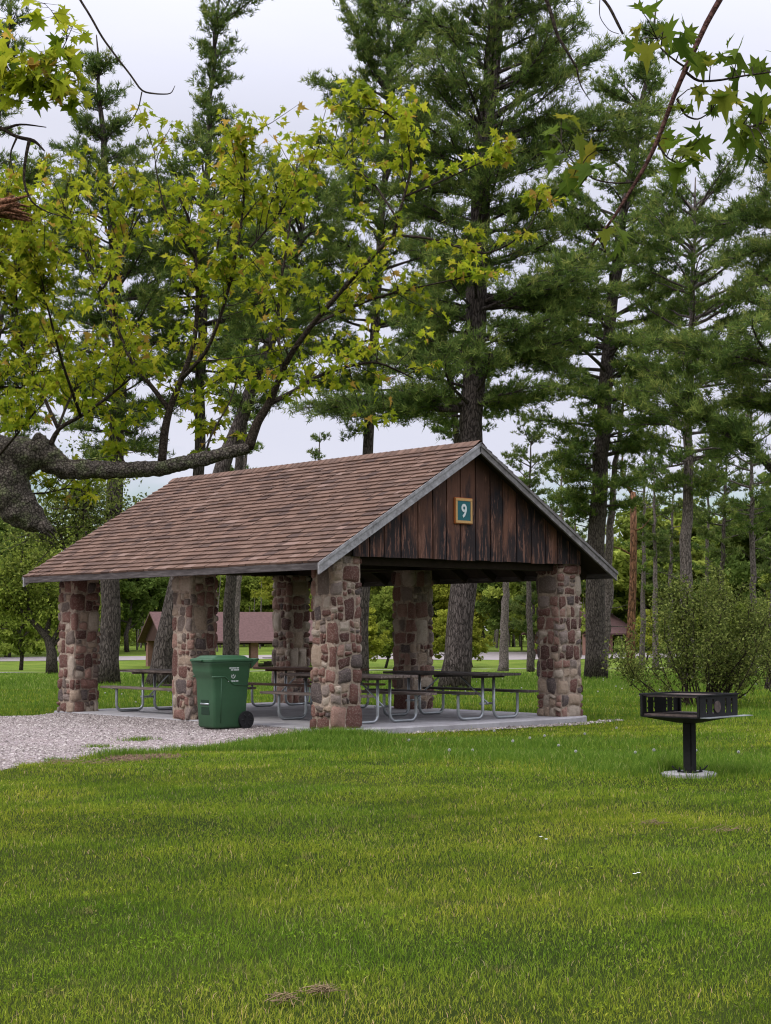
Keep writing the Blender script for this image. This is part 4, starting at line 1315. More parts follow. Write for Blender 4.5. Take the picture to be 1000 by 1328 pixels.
variants = {
    'light': [broadleaf_meshes(11, 4.2, 9000, .34, M_wood, 1), broadleaf_meshes(10, 3.8, 8000, .34, M_wood, 2)],
    'yellow': [broadleaf_meshes(8, 3.2, 6500, .30, M_woody, 3)],
    'dark': [broadleaf_meshes(12, 4.0, 9000, .34, M_woodd, 4)],
}
far_spec = []   # px, s, kind, scale
rs = random.Random(5)
cand = [(-60, 'dark'), (-20, 'light'), (15, 'dark'), (52, 'light'), (95, 'light'), (128, 'yellow'), (160, 'light'), (196, 'dark'), (232, 'light'), (262, 'light'), (300, 'light'), (338, 'light'), (372, 'yellow'), (402, 'light'), (440, 'light'), (476, 'yellow'),
        (500, 'light'), (535, 'dark'), (565, 'light'), (600, 'yellow'), (632, 'light'), (664, 'yellow'), (700, 'light'), (726, 'dark'), (752, 'light'), (790, 'light'), (822, 'dark'), (850, 'yellow'), (880, 'light'), (915, 'light'), (948, 'dark'), (975, 'light'), (1010, 'light'), (1050, 'dark')]
kinds = {'light': 'bright green spring tree', 'yellow': 'yellow green young tree', 'dark': 'dark green broadleaf tree'}
places = []
for i, (px, kd) in enumerate(cand):
    s = 168 + rs.uniform(-8, 18); sc = rs.uniform(.78, 1.12)
    far_spec.append((px + rs.uniform(-6, 6), s, kd, sc))
for px, s, kd, sc in [(478, 122, 'yellow', .62), (500, 130, 'light', .7), (575, 128, 'yellow', .62), (612, 131, 'yellow', .55), (720, 135, 'light', .6), (28, 120, 'light', .9), (838, 140, 'yellow', .6), (935, 125, 'light', .7), (1005, 118, 'light', .75)]:
    far_spec.append((px, s, kd, sc))
for px, s, kd, sc in [(655, 158, 'dark', 1.15), (705, 152, 'light', 1.2), (735, 166, 'light', 1.35), (838, 160, 'light', 1.45), (872, 164, 'yellow', 1.7), (905, 166, 'light', 1.5), (955, 156, 'light', 1.5), (990, 150, 'dark', 1.5), (1040, 152, 'light', 1.4), (10, 150, 'dark', 1.3), (-30, 150, 'light', 1.4), (110, 156, 'light', 1.25), (165, 160, 'dark', 1.2)]:
    far_spec.append((px, s, kd, sc))
marks = ['left of the leftmost pillar', 'behind the left far pavilion', 'behind the middle pillar', 'seen between nearest and far pillars', 'seen under the gable', 'right of the right front pillar', 'behind the round bush', 'at the right edge']
def mark_for(px):
    return marks[0] if px < 75 else marks[1] if px < 215 else marks[2] if px < 290 else marks[3] if px < 470 else marks[4] if px < 700 else marks[5] if px < 810 else marks[6] if px < 960 else marks[7]
for i, (px, s, kd, sc) in enumerate(far_spec):
    g = gp(px, s); tm, cm = variants[kd][i % len(variants[kd])]
    lab = ('nearer ' if s < 145 else '') + kinds[kd] + (' across the lawn ' if s < 145 else ' in the far treeline ') + mark_for(px)
    o = empty('broadleaf_tree', g, lab, 'tree', 'broadleaf trees beyond the lawn, ' + lab, rs.uniform(0, 6.28))
    o.scale = (sc * rs.uniform(.9, 1.15), sc * rs.uniform(.9, 1.15), sc)
    link('trunk', tm, o); link('crown', cm, o)

# far-off wood that closes the view
N = 110000
px = RNG.uniform(-450, 1450, N); s = RNG.uniform(188, 230, N)
hmax = 13.5 + 1.8 * np.sin(px * .021) + 1.3 * np.sin(px * .053 + 2) + 1.0 * np.sin(px * .13 + 1)
u = RNG.random(N) ** .8; z = u * hmax * (1 - .1 * RNG.random(N))
X = CAM[0] + HF[0] * s + HR[0] * (px - 500) / F * s; Y = CAM[1] + HF[1] * s + HR[1] * (px - 500) / F * s
# clumping
cl = nz2(X, z * 1.7 + Y, .55) + nz2(Y, z * 1.2 + X, 1.3, 2)
k = cl > -.32 + .25 * u
P = np.stack([X, Y, gz(X, Y) + z], -1)[k]; rr_ = np.clip(.35 + .35 * cl[k] + RNG.normal(0, .15, k.sum()), 0, 1)
V, Fa, r = leaf_quads(P, .75, rr_)
tag(link('far_wood', np_mesh('far_wood', V, Fa, M_wood, r)), 'far off mass of spring green woodland closing the view', 'woodland', kind='stuff')
# grey undergrowth stems at its foot
mb = MB()
for k in range(220):
    pxk = random.uniform(-300, 1300); s = random.uniform(160, 186); g = gp(pxk, s)
    h = random.uniform(4, 9); l = np.array([random.gauss(0, .4), random.gauss(0, .4), 0])
    mb.tube([g, g + [0, 0, h * .5] + l * .5, g + [0, 0, h] + l], [.10, .07, .02], 5, caps=False)
tag(mb.build('undergrowth', M_bark_g), 'thin grey stems standing at the foot of the far woodland', 'undergrowth', kind='stuff')

# left deciduous tree with dark forked trunk
def forked_tree(label, path, s, w0, branches, leaf_n, spread, mat, size, group=None):
    A = gp(path[0][0], s)
    root = empty('broadleaf_tree', A, label, 'tree', group)
    mb = MB(); P = np.array([A - [0, 0, .1]] + [at(x, y, s) for x, y in path[1:]])
    r0 = w0 * s / F / 2
    mb.tube(P - A, np.linspace(r0 * 1.1, r0 * .3, len(P)), 10, amp=.12, nscale=3); TP = []
    for b in branches:
        dz = random.uniform(-2, 2)
        Q = np.array([at(x, y, s + dz * i / len(b)) for i, (x, y) in enumerate(b)])
        mb.tube(Q - A, np.linspace(r0 * .5, r0 * .06, len(Q)), 6, caps=False)
        for k in range(26):
            t = random.uniform(.25, 1) * (len(Q) - 1); i = min(int(t), len(Q) - 2); c = Q[i] + (Q[i + 1] - Q[i]) * (t - i)
            d = np.array([random.gauss(0, 1), random.gauss(0, 1), random.gauss(.4, .8)]); d /= np.linalg.norm(d); l = random.uniform(.4, 1.5)
            mb.tube(np.array([c, c + d * l]) - A, [.025, .008], 3, caps=False)
            TP.append(c + d * l)
    mb.build('trunk', M_bark, root)
    TP = np.array(TP); i = RNG.integers(0, len(TP), leaf_n)
    Q = TP[i] + RNG.normal(0, spread, (leaf_n, 3)) * [1, 1, .6]
    V, Fa, r = leaf_quads(Q - A, size, RNG.random(leaf_n)); link('crown', np_mesh('crown', V, Fa, mat, r), root)


forked_tree('light green tree with dark curving trunk left of the leftmost pillar', [(68, 865), (67, 845), (62, 828), (48, 812), (30, 795)], 95, 15,
            [[(66, 835), (80, 810), (90, 780), (88, 740)], [(60, 825), (66, 790), (58, 750), (60, 710)], [(50, 815), (30, 795), (12, 770), (0, 740)], [(40, 803), (35, 770), (28, 740), (30, 700)], [(30, 795), (5, 788), (-20, 770)], [(66, 838), (88, 822), (108, 800), (118, 770)]], 9000, .45, M_wood, .20)
forked_tree('soft green sapling crown under the maple limb at the left edge', [(95, 900), (96, 820), (98, 740), (100, 690)], 50, 7,
            [[(98, 740), (80, 700), (70, 660)], [(98, 730), (110, 690), (105, 640)], [(99, 700), (130, 680), (150, 660)], [(98, 720), (60, 700), (40, 690)], [(99, 700), (98, 650), (90, 610)]], 5200, .30, M_bush, .11)

# ------------------------------------------------------------------ round bush
def bush(px, s, hpx, wpx, label, nstem=46, nleaf=25000, seed=3, group=None):
    rs = np.random.default_rng(seed)
    A = gp(px, s); root = empty('round_bush', A, label, 'bush', group)
    mpp = s / F; H = hpx * mpp; Wd = wpx * mpp / 2
    mb = MB(); tips = []
    for k in range(nstem):
        a = rs.random() * 2 * PI; out = rs.random() ** .5
        top = np.array([math.cos(a) * out * Wd, math.sin(a) * out * Wd, H * math.sqrt(max(.12, 1 - (out * .93) ** 2)) * rs.uniform(.75, 1.0)])
        b = np.array([math.cos(a), math.sin(a), 0]) * rs.uniform(.05, .5) * Wd * .5
        mid = b * .6 + top * .45 + np.array([0, 0, -.06 * H]) + rs.normal(0, .08, 3)
        P = [b + [0, 0, -.03], b * .8 + mid * .4 + rs.normal(0, .04, 3), mid, (mid + top) / 2 + rs.normal(0, .07, 3), top]
        mb.tube(P, [.020, .017, .013, .009, .004], 5, caps=False)
        P = np.array(P)
        for q in range(16):
            t = rs.uniform(1.3, 4); i = min(int(t), 3); c = P[i] + (P[i + 1] - P[i]) * (t - i)
            d = rs.normal(0, 1, 3) + [0, 0, .5]; d /= np.linalg.norm(d); l = rs.uniform(.15, .5)
            mb.tube([c, c + d * l], [.006, .003], 3, caps=False)
            for g in (.3, .55, .8, 1.0): tips.append(c + d * l * g)
        for q in range(8): tips.append(P[3] + (P[4] - P[3]) * rs.random() + rs.normal(0, .06, 3))
    mb.build('stems', M_twig, root)
    tips = np.array(tips); i = rs.integers(0, len(tips), nleaf)
    Q = tips[i] + rs.normal(0, .09, (nleaf, 3)); 
    keep = Q[:, 2] > .20 * H + rs.normal(0, .30, nleaf)
    Q = Q[keep]; V, Fa, r = leaf_quads(Q, .055, rs.random(len(Q))); link('foliage', np_mesh('foliage', V, Fa, M_bush, r), root)


bush(912, 34, 185, 235, 'large round olive green bush of thin stems behind the grill')
bush(1020, 37, 190, 110, 'olive green bush cut off by the right edge of the view', 26, 10000, 5)

# ------------------------------------------------------------------ maples close to the camera
LEAF = np.array([(0, 0), (.10, -.02), (.30, -.10), (.26, .06), (.52, .18), (.34, .24), (.50, .48), (.30, .44), (.22, .42), (.16, .62), (.13, .78), (0, 1.0)])
half = [(0.0, .0), (.22, -.12), (.20, .04), (.50, .02), (.36, .16), (.56, .36), (.30, .34), (.20, .36), (.26, .60), (.12, .58), (0., 1.0)]
outl = half + [(-x, y) for x, y in half[-2:0:-1]]
LO = np.array(outl)


def maple_leaves(P, D, size, r, droop=.5):
    """palmate five-lobed leaves, folded a little on the midrib, hanging from P along D"""
    N = len(P)
    D = D / (np.linalg.norm(D, axis=1)[:, None] + 1e-9)
    nrm = np.array([0, 0, 1.]) + RNG.normal(0, .65, (N, 3)); nrm -= D * (nrm * D).sum(1)[:, None]; nrm /= np.linalg.norm(nrm, axis=1)[:, None] + 1e-9
    Xs = np.cross(D, nrm)
    k = len(LO); sz = (size * RNG.uniform(.5, 1.25, N))[:, None, None]
    fold = RNG.uniform(.05, .7, N)[:, None, None]; curl = RNG.uniform(.0, .8, N)[:, None, None]
    x = LO[None, :, 0:1]; y = LO[None, :, 1:2]
    V = P[:, None] + sz * (Xs[:, None] * x + D[:, None] * y + nrm[:, None] * (np.abs(x) * fold - curl * y * y * .6))
    c = P[:, None] + sz * (D[:, None] * .30 - nrm[:, None] * .03)          # leaf centre
    V = np.concatenate([V, c], 1)
    f = np.array([(i, (i + 1) % k, k) for i in range(k)])
    Fa = f[None] + (np.arange(N) * (k + 1))[:, None, None]
    return V.reshape(-1, 3), Fa.reshape(-1, 3), np.repeat(r, k + 1)


class Maple:
    def __init__(s, name, label, base, rs=1):
        s.root = empty(name, base, label, 'maple tree'); s.o = np.array(base, float)
        s.b = MB(); s.LP = []; s.LD = []; s.sz = []; s.R = np.random.default_rng(rs)
        s.nl = 0

    def limb(s, pts, widths, n=12, amp=.1, twig=False, sc=10, sub=4):
        P = np.array([at(*p) for p in pts]); w = np.array([a * p[2] / F / 2 for a, p in zip(widths, pts)])
        t = np.linspace(0, len(P) - 1, (len(P) - 1) * sub + 1)
        # smooth through the control points
        Q = np.stack([np.interp(t, range(len(P)), P[:, i]) for i in range(3)], -1); ww = np.interp(t, range(len(P)), w)
        for _ in range(2): Q[1:-1] = (Q[:-2] + 2 * Q[1:-1] + Q[2:]) / 4
        s.b.tube(Q - s.o, ww, n, mat=1 if twig else 0, amp=amp, nscale=sc)
        return Q

    def sprig(s, Q, n, ln, nleaf, size, up=.5, t0=.2, rr=.004, t1=1.0, spread=.8):
        """side shoots carrying leaves at their ends and along them"""
        R = s.R
        for k in range(n):
            t = (t0 + (t1 - t0) * R.random()) * (len(Q) - 1); i = min(int(t), len(Q) - 2); c = Q[i] + (Q[i + 1] - Q[i]) * (t - i)
            ax = Q[i + 1] - Q[i]; ax /= np.linalg.norm(ax)
            d = ax * .5 + R.normal(0, spread, 3) + [0, 0, up]; d /= np.linalg.norm(d)
            l = ln * R.uniform(.4, 1.2)
            P = [c]
            for j in range(4):
                d = d + R.normal(0, .16, 3) + [0, 0, .06]; d /= np.linalg.norm(d); P.append(P[-1] + d * l / 4)
            s.b.tube(np.array(P) - s.o, np.linspace(rr, rr * .35, 5), 5, mat=1, caps=False)
            s.leafy(P, nleaf, size)

    def leafy(s, P, nleaf, size):
        R = s.R; P = np.array(P)
        for j in range(nleaf):
            u = 1 - R.random() ** 1.7 * .75; t = u * (len(P) - 1); i = min(int(t), len(P) - 2); c = P[i] + (P[i + 1] - P[i]) * (t - i)
            a = R.normal(0, 1, 3); a[2] = abs(a[2]) * .4 - .25; a /= np.linalg.norm(a)
            pet = size * R.uniform(.3, .9); e = c + a * pet
            if size > .09: s.b.tube(np.array([c, e]) - s.o, [.0016, .0012], 3, mat=1, caps=False)
            dd = a + [0, 0, -R.uniform(.1, 1.1)]
            s.LP.append(e); s.LD.append(dd); s.sz.append(size)

    def done(s, mat, bm=M_bark_m, tone=(.5, .22)):
        s.b.build('limb', [bm, M_twig], s.root)
        P = np.array(s.LP) - s.o; r = np.clip(s.R.normal(tone[0], tone[1], len(P)) + .12 * np.clip((s.o[2] + P[:, 2] - 3) / 3, -1, 1), 0, 1)
        V, Fa, rr = maple_leaves(P, np.array(s.LD), np.array(s.sz), r)
        link('leaves', np_mesh('leaves', V, Fa, mat, rr), s.root)


# left maple: trunk outside the frame, big limb sweeping in
SD = 12.0
basem = gp(-420, SD)
mp = Maple('maple_tree', 'spreading maple with rough gnarled limb reaching in from the left', basem, 4)
b0 = at(-420, 818, SD)
T = [gp(-420, SD) - [0, 0, .15], at(-415, 1150, SD), at(-405, 900, SD), at(-370, 720, SD), at(-300, 600, SD), at(-260, 430, SD), at(-230, 250, SD), at(-200, 50, SD), at(-150, -150, SD)]
mp.b.tube(np.array(T) - mp.o, [.36, .29, .26, .24, .20, .17, .14, .10, .05], 20, amp=.08, nscale=6)
mp.limb([(-330, 640, SD), (-200, 590, SD), (-80, 575, SD), (-10, 590, SD), (30, 593, SD), (62, 592, SD)], [80, 68, 60, 56, 52, 26], 44, .22, sc=8, sub=14)
mp.limb([(5, 600, SD), (14, 640, SD), (28, 664, SD), (46, 676, SD), (60, 688, SD)], [54, 52, 46, 34, 8], 40, .24, sc=9, sub=14)
ml = mp.limb([(40, 578, SD), (66, 596, SD), (85, 608, SD), (115, 609, SD), (160, 610, SD), (205, 608, SD), (250, 598, SD), (290, 588, SD), (323, 581, SD)], [44, 34, 26, 24, 21, 20, 19, 17, 15], 28, .26, sc=16, sub=14)
LS = .070
skel = [
    # (points, widths, shoots, shoot length)
    ([(322, 582, 12), (333, 548, 12), (350, 523, 12), (366, 481, 11.9), (379, 456, 11.8), (404, 422, 11.7), (422, 401, 11.6), (466, 350, 11.5), (510, 305, 11.4)], [14, 12, 10, 8, 7.5, 7, 6.5, 6, 5], 14, .50),
    ([(510, 305, 11.4), (522, 262, 11.4), (535, 215, 11.4), (528, 180, 11.4), (510, 150, 11.4), (478, 140, 11.3)], [4.5, 3.6, 3, 2.4, 2, 1.5], 15, .42),
    ([(510, 305, 11.4), (555, 308, 11.3), (600, 322, 11.2), (630, 330, 11.2), (660, 318, 11.1), (690, 292, 11.1), (700, 262, 11.1)], [4, 3.4, 3, 2.6, 2.2, 1.8, 1.2], 8, .22),
    ([(524, 255, 11.4), (560, 240, 11.5), (600, 222, 11.6), (636, 205, 11.6), (665, 195, 11.7)], [3, 2.6, 2.2, 1.8, 1.2], 6, .18),
    ([(516, 285, 11.4), (482, 232, 11.7), (455, 215, 12), (430, 205, 12.2), (400, 190, 12.4)], [3.2, 2.6, 2.2, 1.8, 1.2], 15, .45),
    ([(349, 524, 12), (380, 508, 12.3), (415, 486, 12.6), (450, 475, 12.8), (490, 468, 13), (535, 490, 13.1)], [8, 6, 5, 4, 3, 2], 15, .50),
    ([(404, 422, 11.7), (440, 405, 12), (490, 385, 12.2), (545, 372, 12.3), (600, 360, 12.4)], [5, 4, 3, 2.4, 1.6], 16, .36),
    ([(366, 481, 11.9), (360, 430, 12.3), (362, 380, 12.6), (372, 320, 12.8), (380, 260, 12.9), (385, 215, 13)], [5, 4, 3.4, 2.8, 2.2, 1.4], 20, .50),
    ([(210, 600, 12), (213, 560, 12), (220, 530, 12), (235, 492, 12), (252, 448, 12), (257, 395, 12), (254, 335, 12), (248, 290, 12), (230, 250, 12)], [12, 11, 9, 7.5, 6.5, 5.5, 4.6, 3.6, 2.4], 20, .50),
    ([(220, 532, 12), (196, 500, 12), (170, 470, 12.1), (152, 425, 12.2), (132, 380, 12.3), (115, 340, 12.4), (95, 295, 12.5), (80, 260, 12.5)], [7, 6, 5, 4.5, 4, 3.2, 2.4, 1.6], 30, .55),
    ([(235, 492, 12), (268, 458, 11.8), (290, 400, 11.7), (305, 340, 11.6), (316, 270, 11.6), (318, 215, 11.6), (314, 165, 11.6)], [6, 5, 4.2, 3.6, 3, 2.4, 1.4], 24, .46),
    ([(257, 395, 12), (280, 330, 12.3), (290, 280, 12.4), (292, 240, 12.4)], [3.5, 3, 2.2, 1.4], 9, .4),
    ([(254, 335, 12), (215, 280, 11.8), (202, 220, 11.8), (200, 190, 11.8)], [3, 2.2, 1.5, .8], 6, .34),
    ([(60, 590, 12), (75, 555, 12), (105, 540, 12), (140, 515, 12), (170, 490, 12)], [9, 6, 5, 4, 2.5], 10, .5),
    ([(75, 555, 12), (50, 500, 12.2), (25, 440, 12.3), (20, 380, 12.4), (30, 320, 12.5)], [5, 4.2, 3.4, 2.6, 1.6], 30, .55),
    ([(105, 540, 12), (80, 470, 11.6), (62, 400, 11.4), (50, 340, 11.3), (28, 300, 11.3)], [4.5, 3.6, 2.8, 2, 1.2], 30, .5),
    ([(-60, 560, 12), (-40, 480, 12), (-20, 400, 12.2), (-10, 320, 12.2), (5, 270, 12.2)], [9, 7, 5, 3.4, 2], 26, .6),
    ([(130, 380, 12.3), (160, 330, 12.5), (172, 290, 12.6), (178, 255, 12.6)], [3.4, 2.8, 2, 1.2], 12, .45),
    ([(305, 340, 11.6), (345, 300, 11.7), (372, 262, 11.8), (395, 240, 11.9)], [3.2, 2.6, 2, 1.2], 10, .42),
    ([(20, 400, 12.3), (-30, 350, 12.3), (-60, 300, 12.3)], [3, 2.4, 1.6], 10, .5),
    ([(75, 555, 12), (92, 512, 12.4), (120, 480, 12.6), (150, 470, 12.7), (185, 480, 12.8)], [4, 3.4, 2.8, 2, 1.2], 16, .42),
    ([(-80, 560, 12.2), (-40, 520, 12.5), (0, 500, 12.7), (45, 505, 12.8), (90, 530, 12.9)], [6, 4.6, 3.4, 2.4, 1.2], 22, .42),
    ([(-10, 600, 11.8), (20, 566, 11.5), (40, 540, 11.4), (60, 520, 11.4)], [4, 3, 2.4, 1.4], 10, .35),
    ([(28, 640, 12), (60, 640, 12.3), (90, 632, 12.5), (118, 640, 12.6)], [3, 2.2, 1.6, 1], 7, .28),
    ([(165, 606, 12), (150, 580, 12.1), (140, 560, 12.2)], [3, 2, 1.2], 3, .22),
    ([(265, 592, 12), (275, 560, 12.3), (300, 520, 12.6), (310, 480, 12.8)], [3.4, 2.8, 2, 1.2], 10, .35),
]
for pts, wds, n_, l_ in skel:
    Q = mp.limb(pts, wds, 8, .08, twig=True, sc=14, sub=4)
    mp.sprig(Q, int(n_ * 1.45), l_, 15, LS, .45)
# low hanging and bare twigs
for pts, wds in [([(0, 165, 9), (22, 178, 9), (45, 182, 9), (58, 196, 9)], [5, 5, 5, 2]), ([(38, 182, 9), (33, 205, 9), (30, 235, 9), (40, 262, 9), (60, 275, 9), (90, 283, 9)], [5, 4, 3.5, 2.6, 2, 1]),
                 ([(-40, 150, 9), (0, 170, 9), (25, 160, 9), (60, 165, 9)], [7, 5, 3, 1.2]), ([(22, 178, 9), (12, 200, 9), (18, 225, 9)], [3, 2, 1]),
                 ([(98, -10, 9), (118, 22, 9), (132, 48, 9), (152, 75, 9), (170, 98, 9), (184, 119, 9), (204, 122, 9), (222, 122, 9), (227, 111, 9)], [3.6, 3.4, 3.2, 3, 2.8, 2.6, 2.2, 1.6, .8]),
                 ([(184, 119, 9), (180, 140, 9), (170, 158, 9), (158, 166, 9)], [1.8, 1.5, 1.2, .8]), ([(60, 600, 11), (120, 596, 11), (190, 583, 11)], [1, 1, 1]),
                 ([(240, 470, 11.5), (330, 462, 11.4), (420, 440, 11.3)], [1.5, 1.2, .8])]:
    mp.limb(pts, wds, 6, .1, twig=True, sc=60)
# top-left leaves, a nearer spray
for pts, wds, n_ in [([(-120, 60, 9), (-40, 110, 9), (10, 118, 9), (40, 100, 9), (75, 78, 9), (96, 30, 9)], [8, 6, 4, 3, 2, .8], 9), ([(-100, 10, 9), (-30, 40, 9), (0, 70, 9), (14, 95, 9)], [6, 4, 3, 1.5], 8), ([(-60, 120, 9), (-20, 120, 9), (20, 118, 9), (60, 108, 9), (100, 104, 9)], [5, 4, 3, 2, 1], 9)]:
    Q = mp.limb(pts, wds, 7, .08, sc=20)
    mp.sprig(Q, n_, .20, 8, .105, .0, .45)
mp.limb([(-200, 50, 12), (-140, 20, 10.5), (-110, 30, 9.2)], [30, 16, 9], 10, .1)
mp.limb([(-230, 250, 12), (-150, 200, 10.5), (-80, 150, 9.2), (-40, 150, 9)], [30, 18, 10, 7], 10, .1)
mp.done(M_maple, tone=(.50, .25))
mb = MB()                                   # splintered stub on the left edge
for k in range(9):
    p0 = at(48 + random.uniform(-10, 8), 676 + random.uniform(-8, 8), 12 + random.uniform(-.06, .06)); p1 = p0 + (at(70, 700, 12) - at(48, 676, 12)) * random.uniform(.5, 1.1) + RNG.normal(0, .012, 3)
    mb.tube(np.array([p0, (p0 + p1) / 2, p1]) - mp.o, [.035, .022, .004], 6)
mb.build('splintered_end', M_bark_m, mp.root); mb = MB()
for k in range(16):
    a = random.uniform(-.5, .5)
    p0 = at(-14, 268 + random.uniform(-12, 14), 10); p1 = at(random.uniform(18, 46), 268 + random.uniform(-16, 26), 10 + random.uniform(-.1, .1))
    mb.tube(np.array([p0, (p0 + p1) / 2 + RNG.normal(0, .008, 3), p1]) - mp.o, [.030, .018, .003], 5)
mb.tube(np.array([at(-230, 250, 12), at(-120, 262, 10.6), at(-40, 266, 10), at(-8, 268, 10)]) - mp.o, [.08, .07, .075, .07], 10, amp=.1)
mb.build('broken_branch', M_split, mp.root)

# right maple: close spray hanging into the top right corner
base2 = gp(1900, 6.2)
m2 = Maple('maple_tree', 'close maple branch with large green leaves hanging in the top right corner', base2, 9)
m2.b.tube(np.array([gp(1900, 6.2) - [0, 0, .1], at(1890, 900, 6.2), at(1840, 500, 6.2), at(1700, 100, 6.2), at(1500, -160, 6.1), at(1250, -230, 6.), at(1000, -120, 5.9), at(938, -8, 5.8)]) - m2.o, [.2, .16, .13, .10, .06, .035, .02, .008], 12, amp=.06)
main = m2.limb([(938, -8, 5.8), (916, 30, 5.8), (900, 66, 5.8), (888, 92, 5.8), (876, 120, 5.8), (864, 152, 5.8), (853, 182, 5.8), (838, 214, 5.8), (815, 252, 5.8), (795, 284, 5.8), (768, 318, 5.8)], [8, 7.5, 7, 7, 6.5, 6, 6, 5.5, 5, 4, 2.4], 9, .12, sc=50)
sp = [([(888, 92, 5.8), (905, 106, 5.8), (935, 104, 5.8), (965, 98, 5.8), (1010, 92, 5.8)], [4, 3.5, 3, 2.5, 2], [(905, 75), (925, 90), (935, 80), (962, 100), (975, 90), (990, 105), (1005, 90), (960, 78)]),
      ([(878, 128, 5.8), (888, 150, 5.8), (905, 156, 5.8), (922, 145, 5.8)], [3.5, 3, 2.4, 1.4], [(905, 122), (925, 128), (930, 145), (900, 142), (950, 138), (940, 125)]),
      ([(853, 186, 5.8), (864, 204, 5.8), (880, 212, 5.8)], [3, 2.4, 1.4], [(880, 185), (895, 195), (878, 205), (900, 215), (885, 225), (905, 190), (868, 190)]),
      ([(890, 88, 5.8), (872, 76, 5.8), (856, 62, 5.8), (852, 50, 5.8)], [3, 2.6, 2.2, 1.4], [(860, 45), (835, 48), (845, 62), (878, 60), (890, 66), (822, 62), (835, 20), (870, 40), (885, 50)]),
      ([(826, 236, 5.8), (800, 238, 5.8), (772, 234, 5.8), (756, 222, 5.8), (738, 205, 5.8), (728, 185, 5.8)], [2.6, 2.4, 2.2, 2, 1.6, 1], [(715, 180), (732, 178), (745, 190), (722, 205), (735, 228), (752, 218), (768, 222), (770, 205), (760, 236), (745, 238), (726, 160)]),
      ([(785, 298, 5.8), (778, 312, 5.8), (784, 322, 5.8)], [1.6, 1.3, 1], [(800, 300), (805, 325), (788, 308)]),
      ([(1030, 140, 5.9), (1000, 155, 5.9), (975, 165, 5.9), (960, 160, 5.9)], [4, 3, 2.4, 1.2], [(1000, 150), (985, 160), (965, 165), (975, 178), (995, 182), (1005, 170), (960, 182), (985, 200), (1000, 215), (975, 148), (950, 165), (990, 140)])]
for pts, wds, lv in sp:
    Q = m2.limb(pts, wds, 6, .08, twig=True, sc=60)
    for rep in range(1):
        for (x, y) in lv:
            tip = at(x + random.uniform(-4, 4), y - 8 + random.uniform(-5, 5), 5.8 + random.uniform(-.25, .25))
            j = np.argmin(np.linalg.norm(Q - tip, axis=1))
            m2.b.tube(np.array([Q[j], (Q[j] + tip) / 2 + [0, 0, .01], tip]) - m2.o, [.0025, .002, .0015], 4, mat=1, caps=False)
            d = (tip - Q[j]); d /= np.linalg.norm(d) + 1e-6
            m2.LP.append(tip); m2.LD.append(d * .5 + m2.R.normal(0, .45, 3) + [0, 0, -.85]); m2.sz.append(.105)
            if random.random() < .65:
                m2.LP.append(tip + m2.R.normal(0, .012, 3)); m2.LD.append(d * .4 + m2.R.normal(0, .8, 3) + [0, 0, -.4]); m2.sz.append(.09)
for pts, wds in [([(705, -10, 7), (716, 20, 7), (722, 45, 7), (735, 66, 7), (748, 88, 7)], [6, 5.5, 5, 4, 3]), ([(775, -10, 6), (790, 8, 6), (800, 28, 6), (808, 44, 6)], [4.5, 4, 4, 3.4]), ([(778, 0, 6), (777, 22, 6), (790, 40, 6), (803, 44, 6)], [1.2, 1.2, 1.2, 1]),
                 ([(748, 88, 7), (752, 110, 7), (765, 130, 7)], [3, 2, 1])]:
    m2.limb(pts, wds, 6, .12, twig=True, sc=50)
m2.b.tube(np.array([at(1250, -230, 6.), at(1000, -200, 6.5), at(800, -120, 6.8), at(705, -10, 7)]) - m2.o, [.03, .022, .014, .009], 8)
m2.b.tube(np.array([at(1000, -200, 6.5), at(850, -130, 6.2), at(775, -10, 6)]) - m2.o, [.014, .011, .006], 8)
m2.b.tube(np.array([at(1250, -230, 6.), at(1150, 0, 6), at(1080, 90, 5.9), at(1010, 92, 5.8)]) - m2.o, [.02, .014, .008, .004], 8)
m2.b.tube(np.array([at(1150, 0, 6), at(1100, 110, 6), at(1030, 140, 5.9)]) - m2.o, [.012, .008, .004], 8)
m2.done(M_maple_near, M_twig_red, (.5, .25))

# ------------------------------------------------------------------ grass
def blades(X, Y, Z, h, w, r, lean=.5, seg=2):
    N = len(X)
    a = RNG.random(N) * 2 * PI; ld = RNG.random(N) * 2 * PI; lm = lean * RNG.uniform(.2, 1.3, N)
    sx, sy = np.cos(a) * w / 2, np.sin(a) * w / 2; lx, ly = np.cos(ld) * lm * h, np.sin(ld) * lm * h
    B = np.stack([X, Y, Z - .005], -1); Sd = np.stack([sx, sy, np.zeros(N)], -1)
    m1 = B + np.stack([lx * .28, ly * .28, h * .55], -1); tp = B + np.stack([lx, ly, h * (1 - .25 * lm)], -1)
    V = np.stack([B - Sd, B + Sd, m1 - Sd * .8, m1 + Sd * .8, tp], 1).reshape(-1, 3)
    k = np.arange(N) * 5
    Fq = np.stack([k, k + 1, k + 3, k + 2], -1); Ft = np.stack([k + 2, k + 3, k + 4], -1)
    return V, Fq, Ft, np.repeat(r, 5)


def off_floor(X, Y):
    slab = (X > -.05) & (X < 5.72) & (Y > -.33 + .1 * np.clip(X - 5, 0, 1)) & (Y < 8.1)
    D = gv_dist(X, Y) + .14 * nz2(X, Y, 3.)
    pg = at(892, 818, 17.7); pad = np.hypot(X - pg[0], Y - pg[1]) < .28
    return ~slab & (D < .02) & ~pad


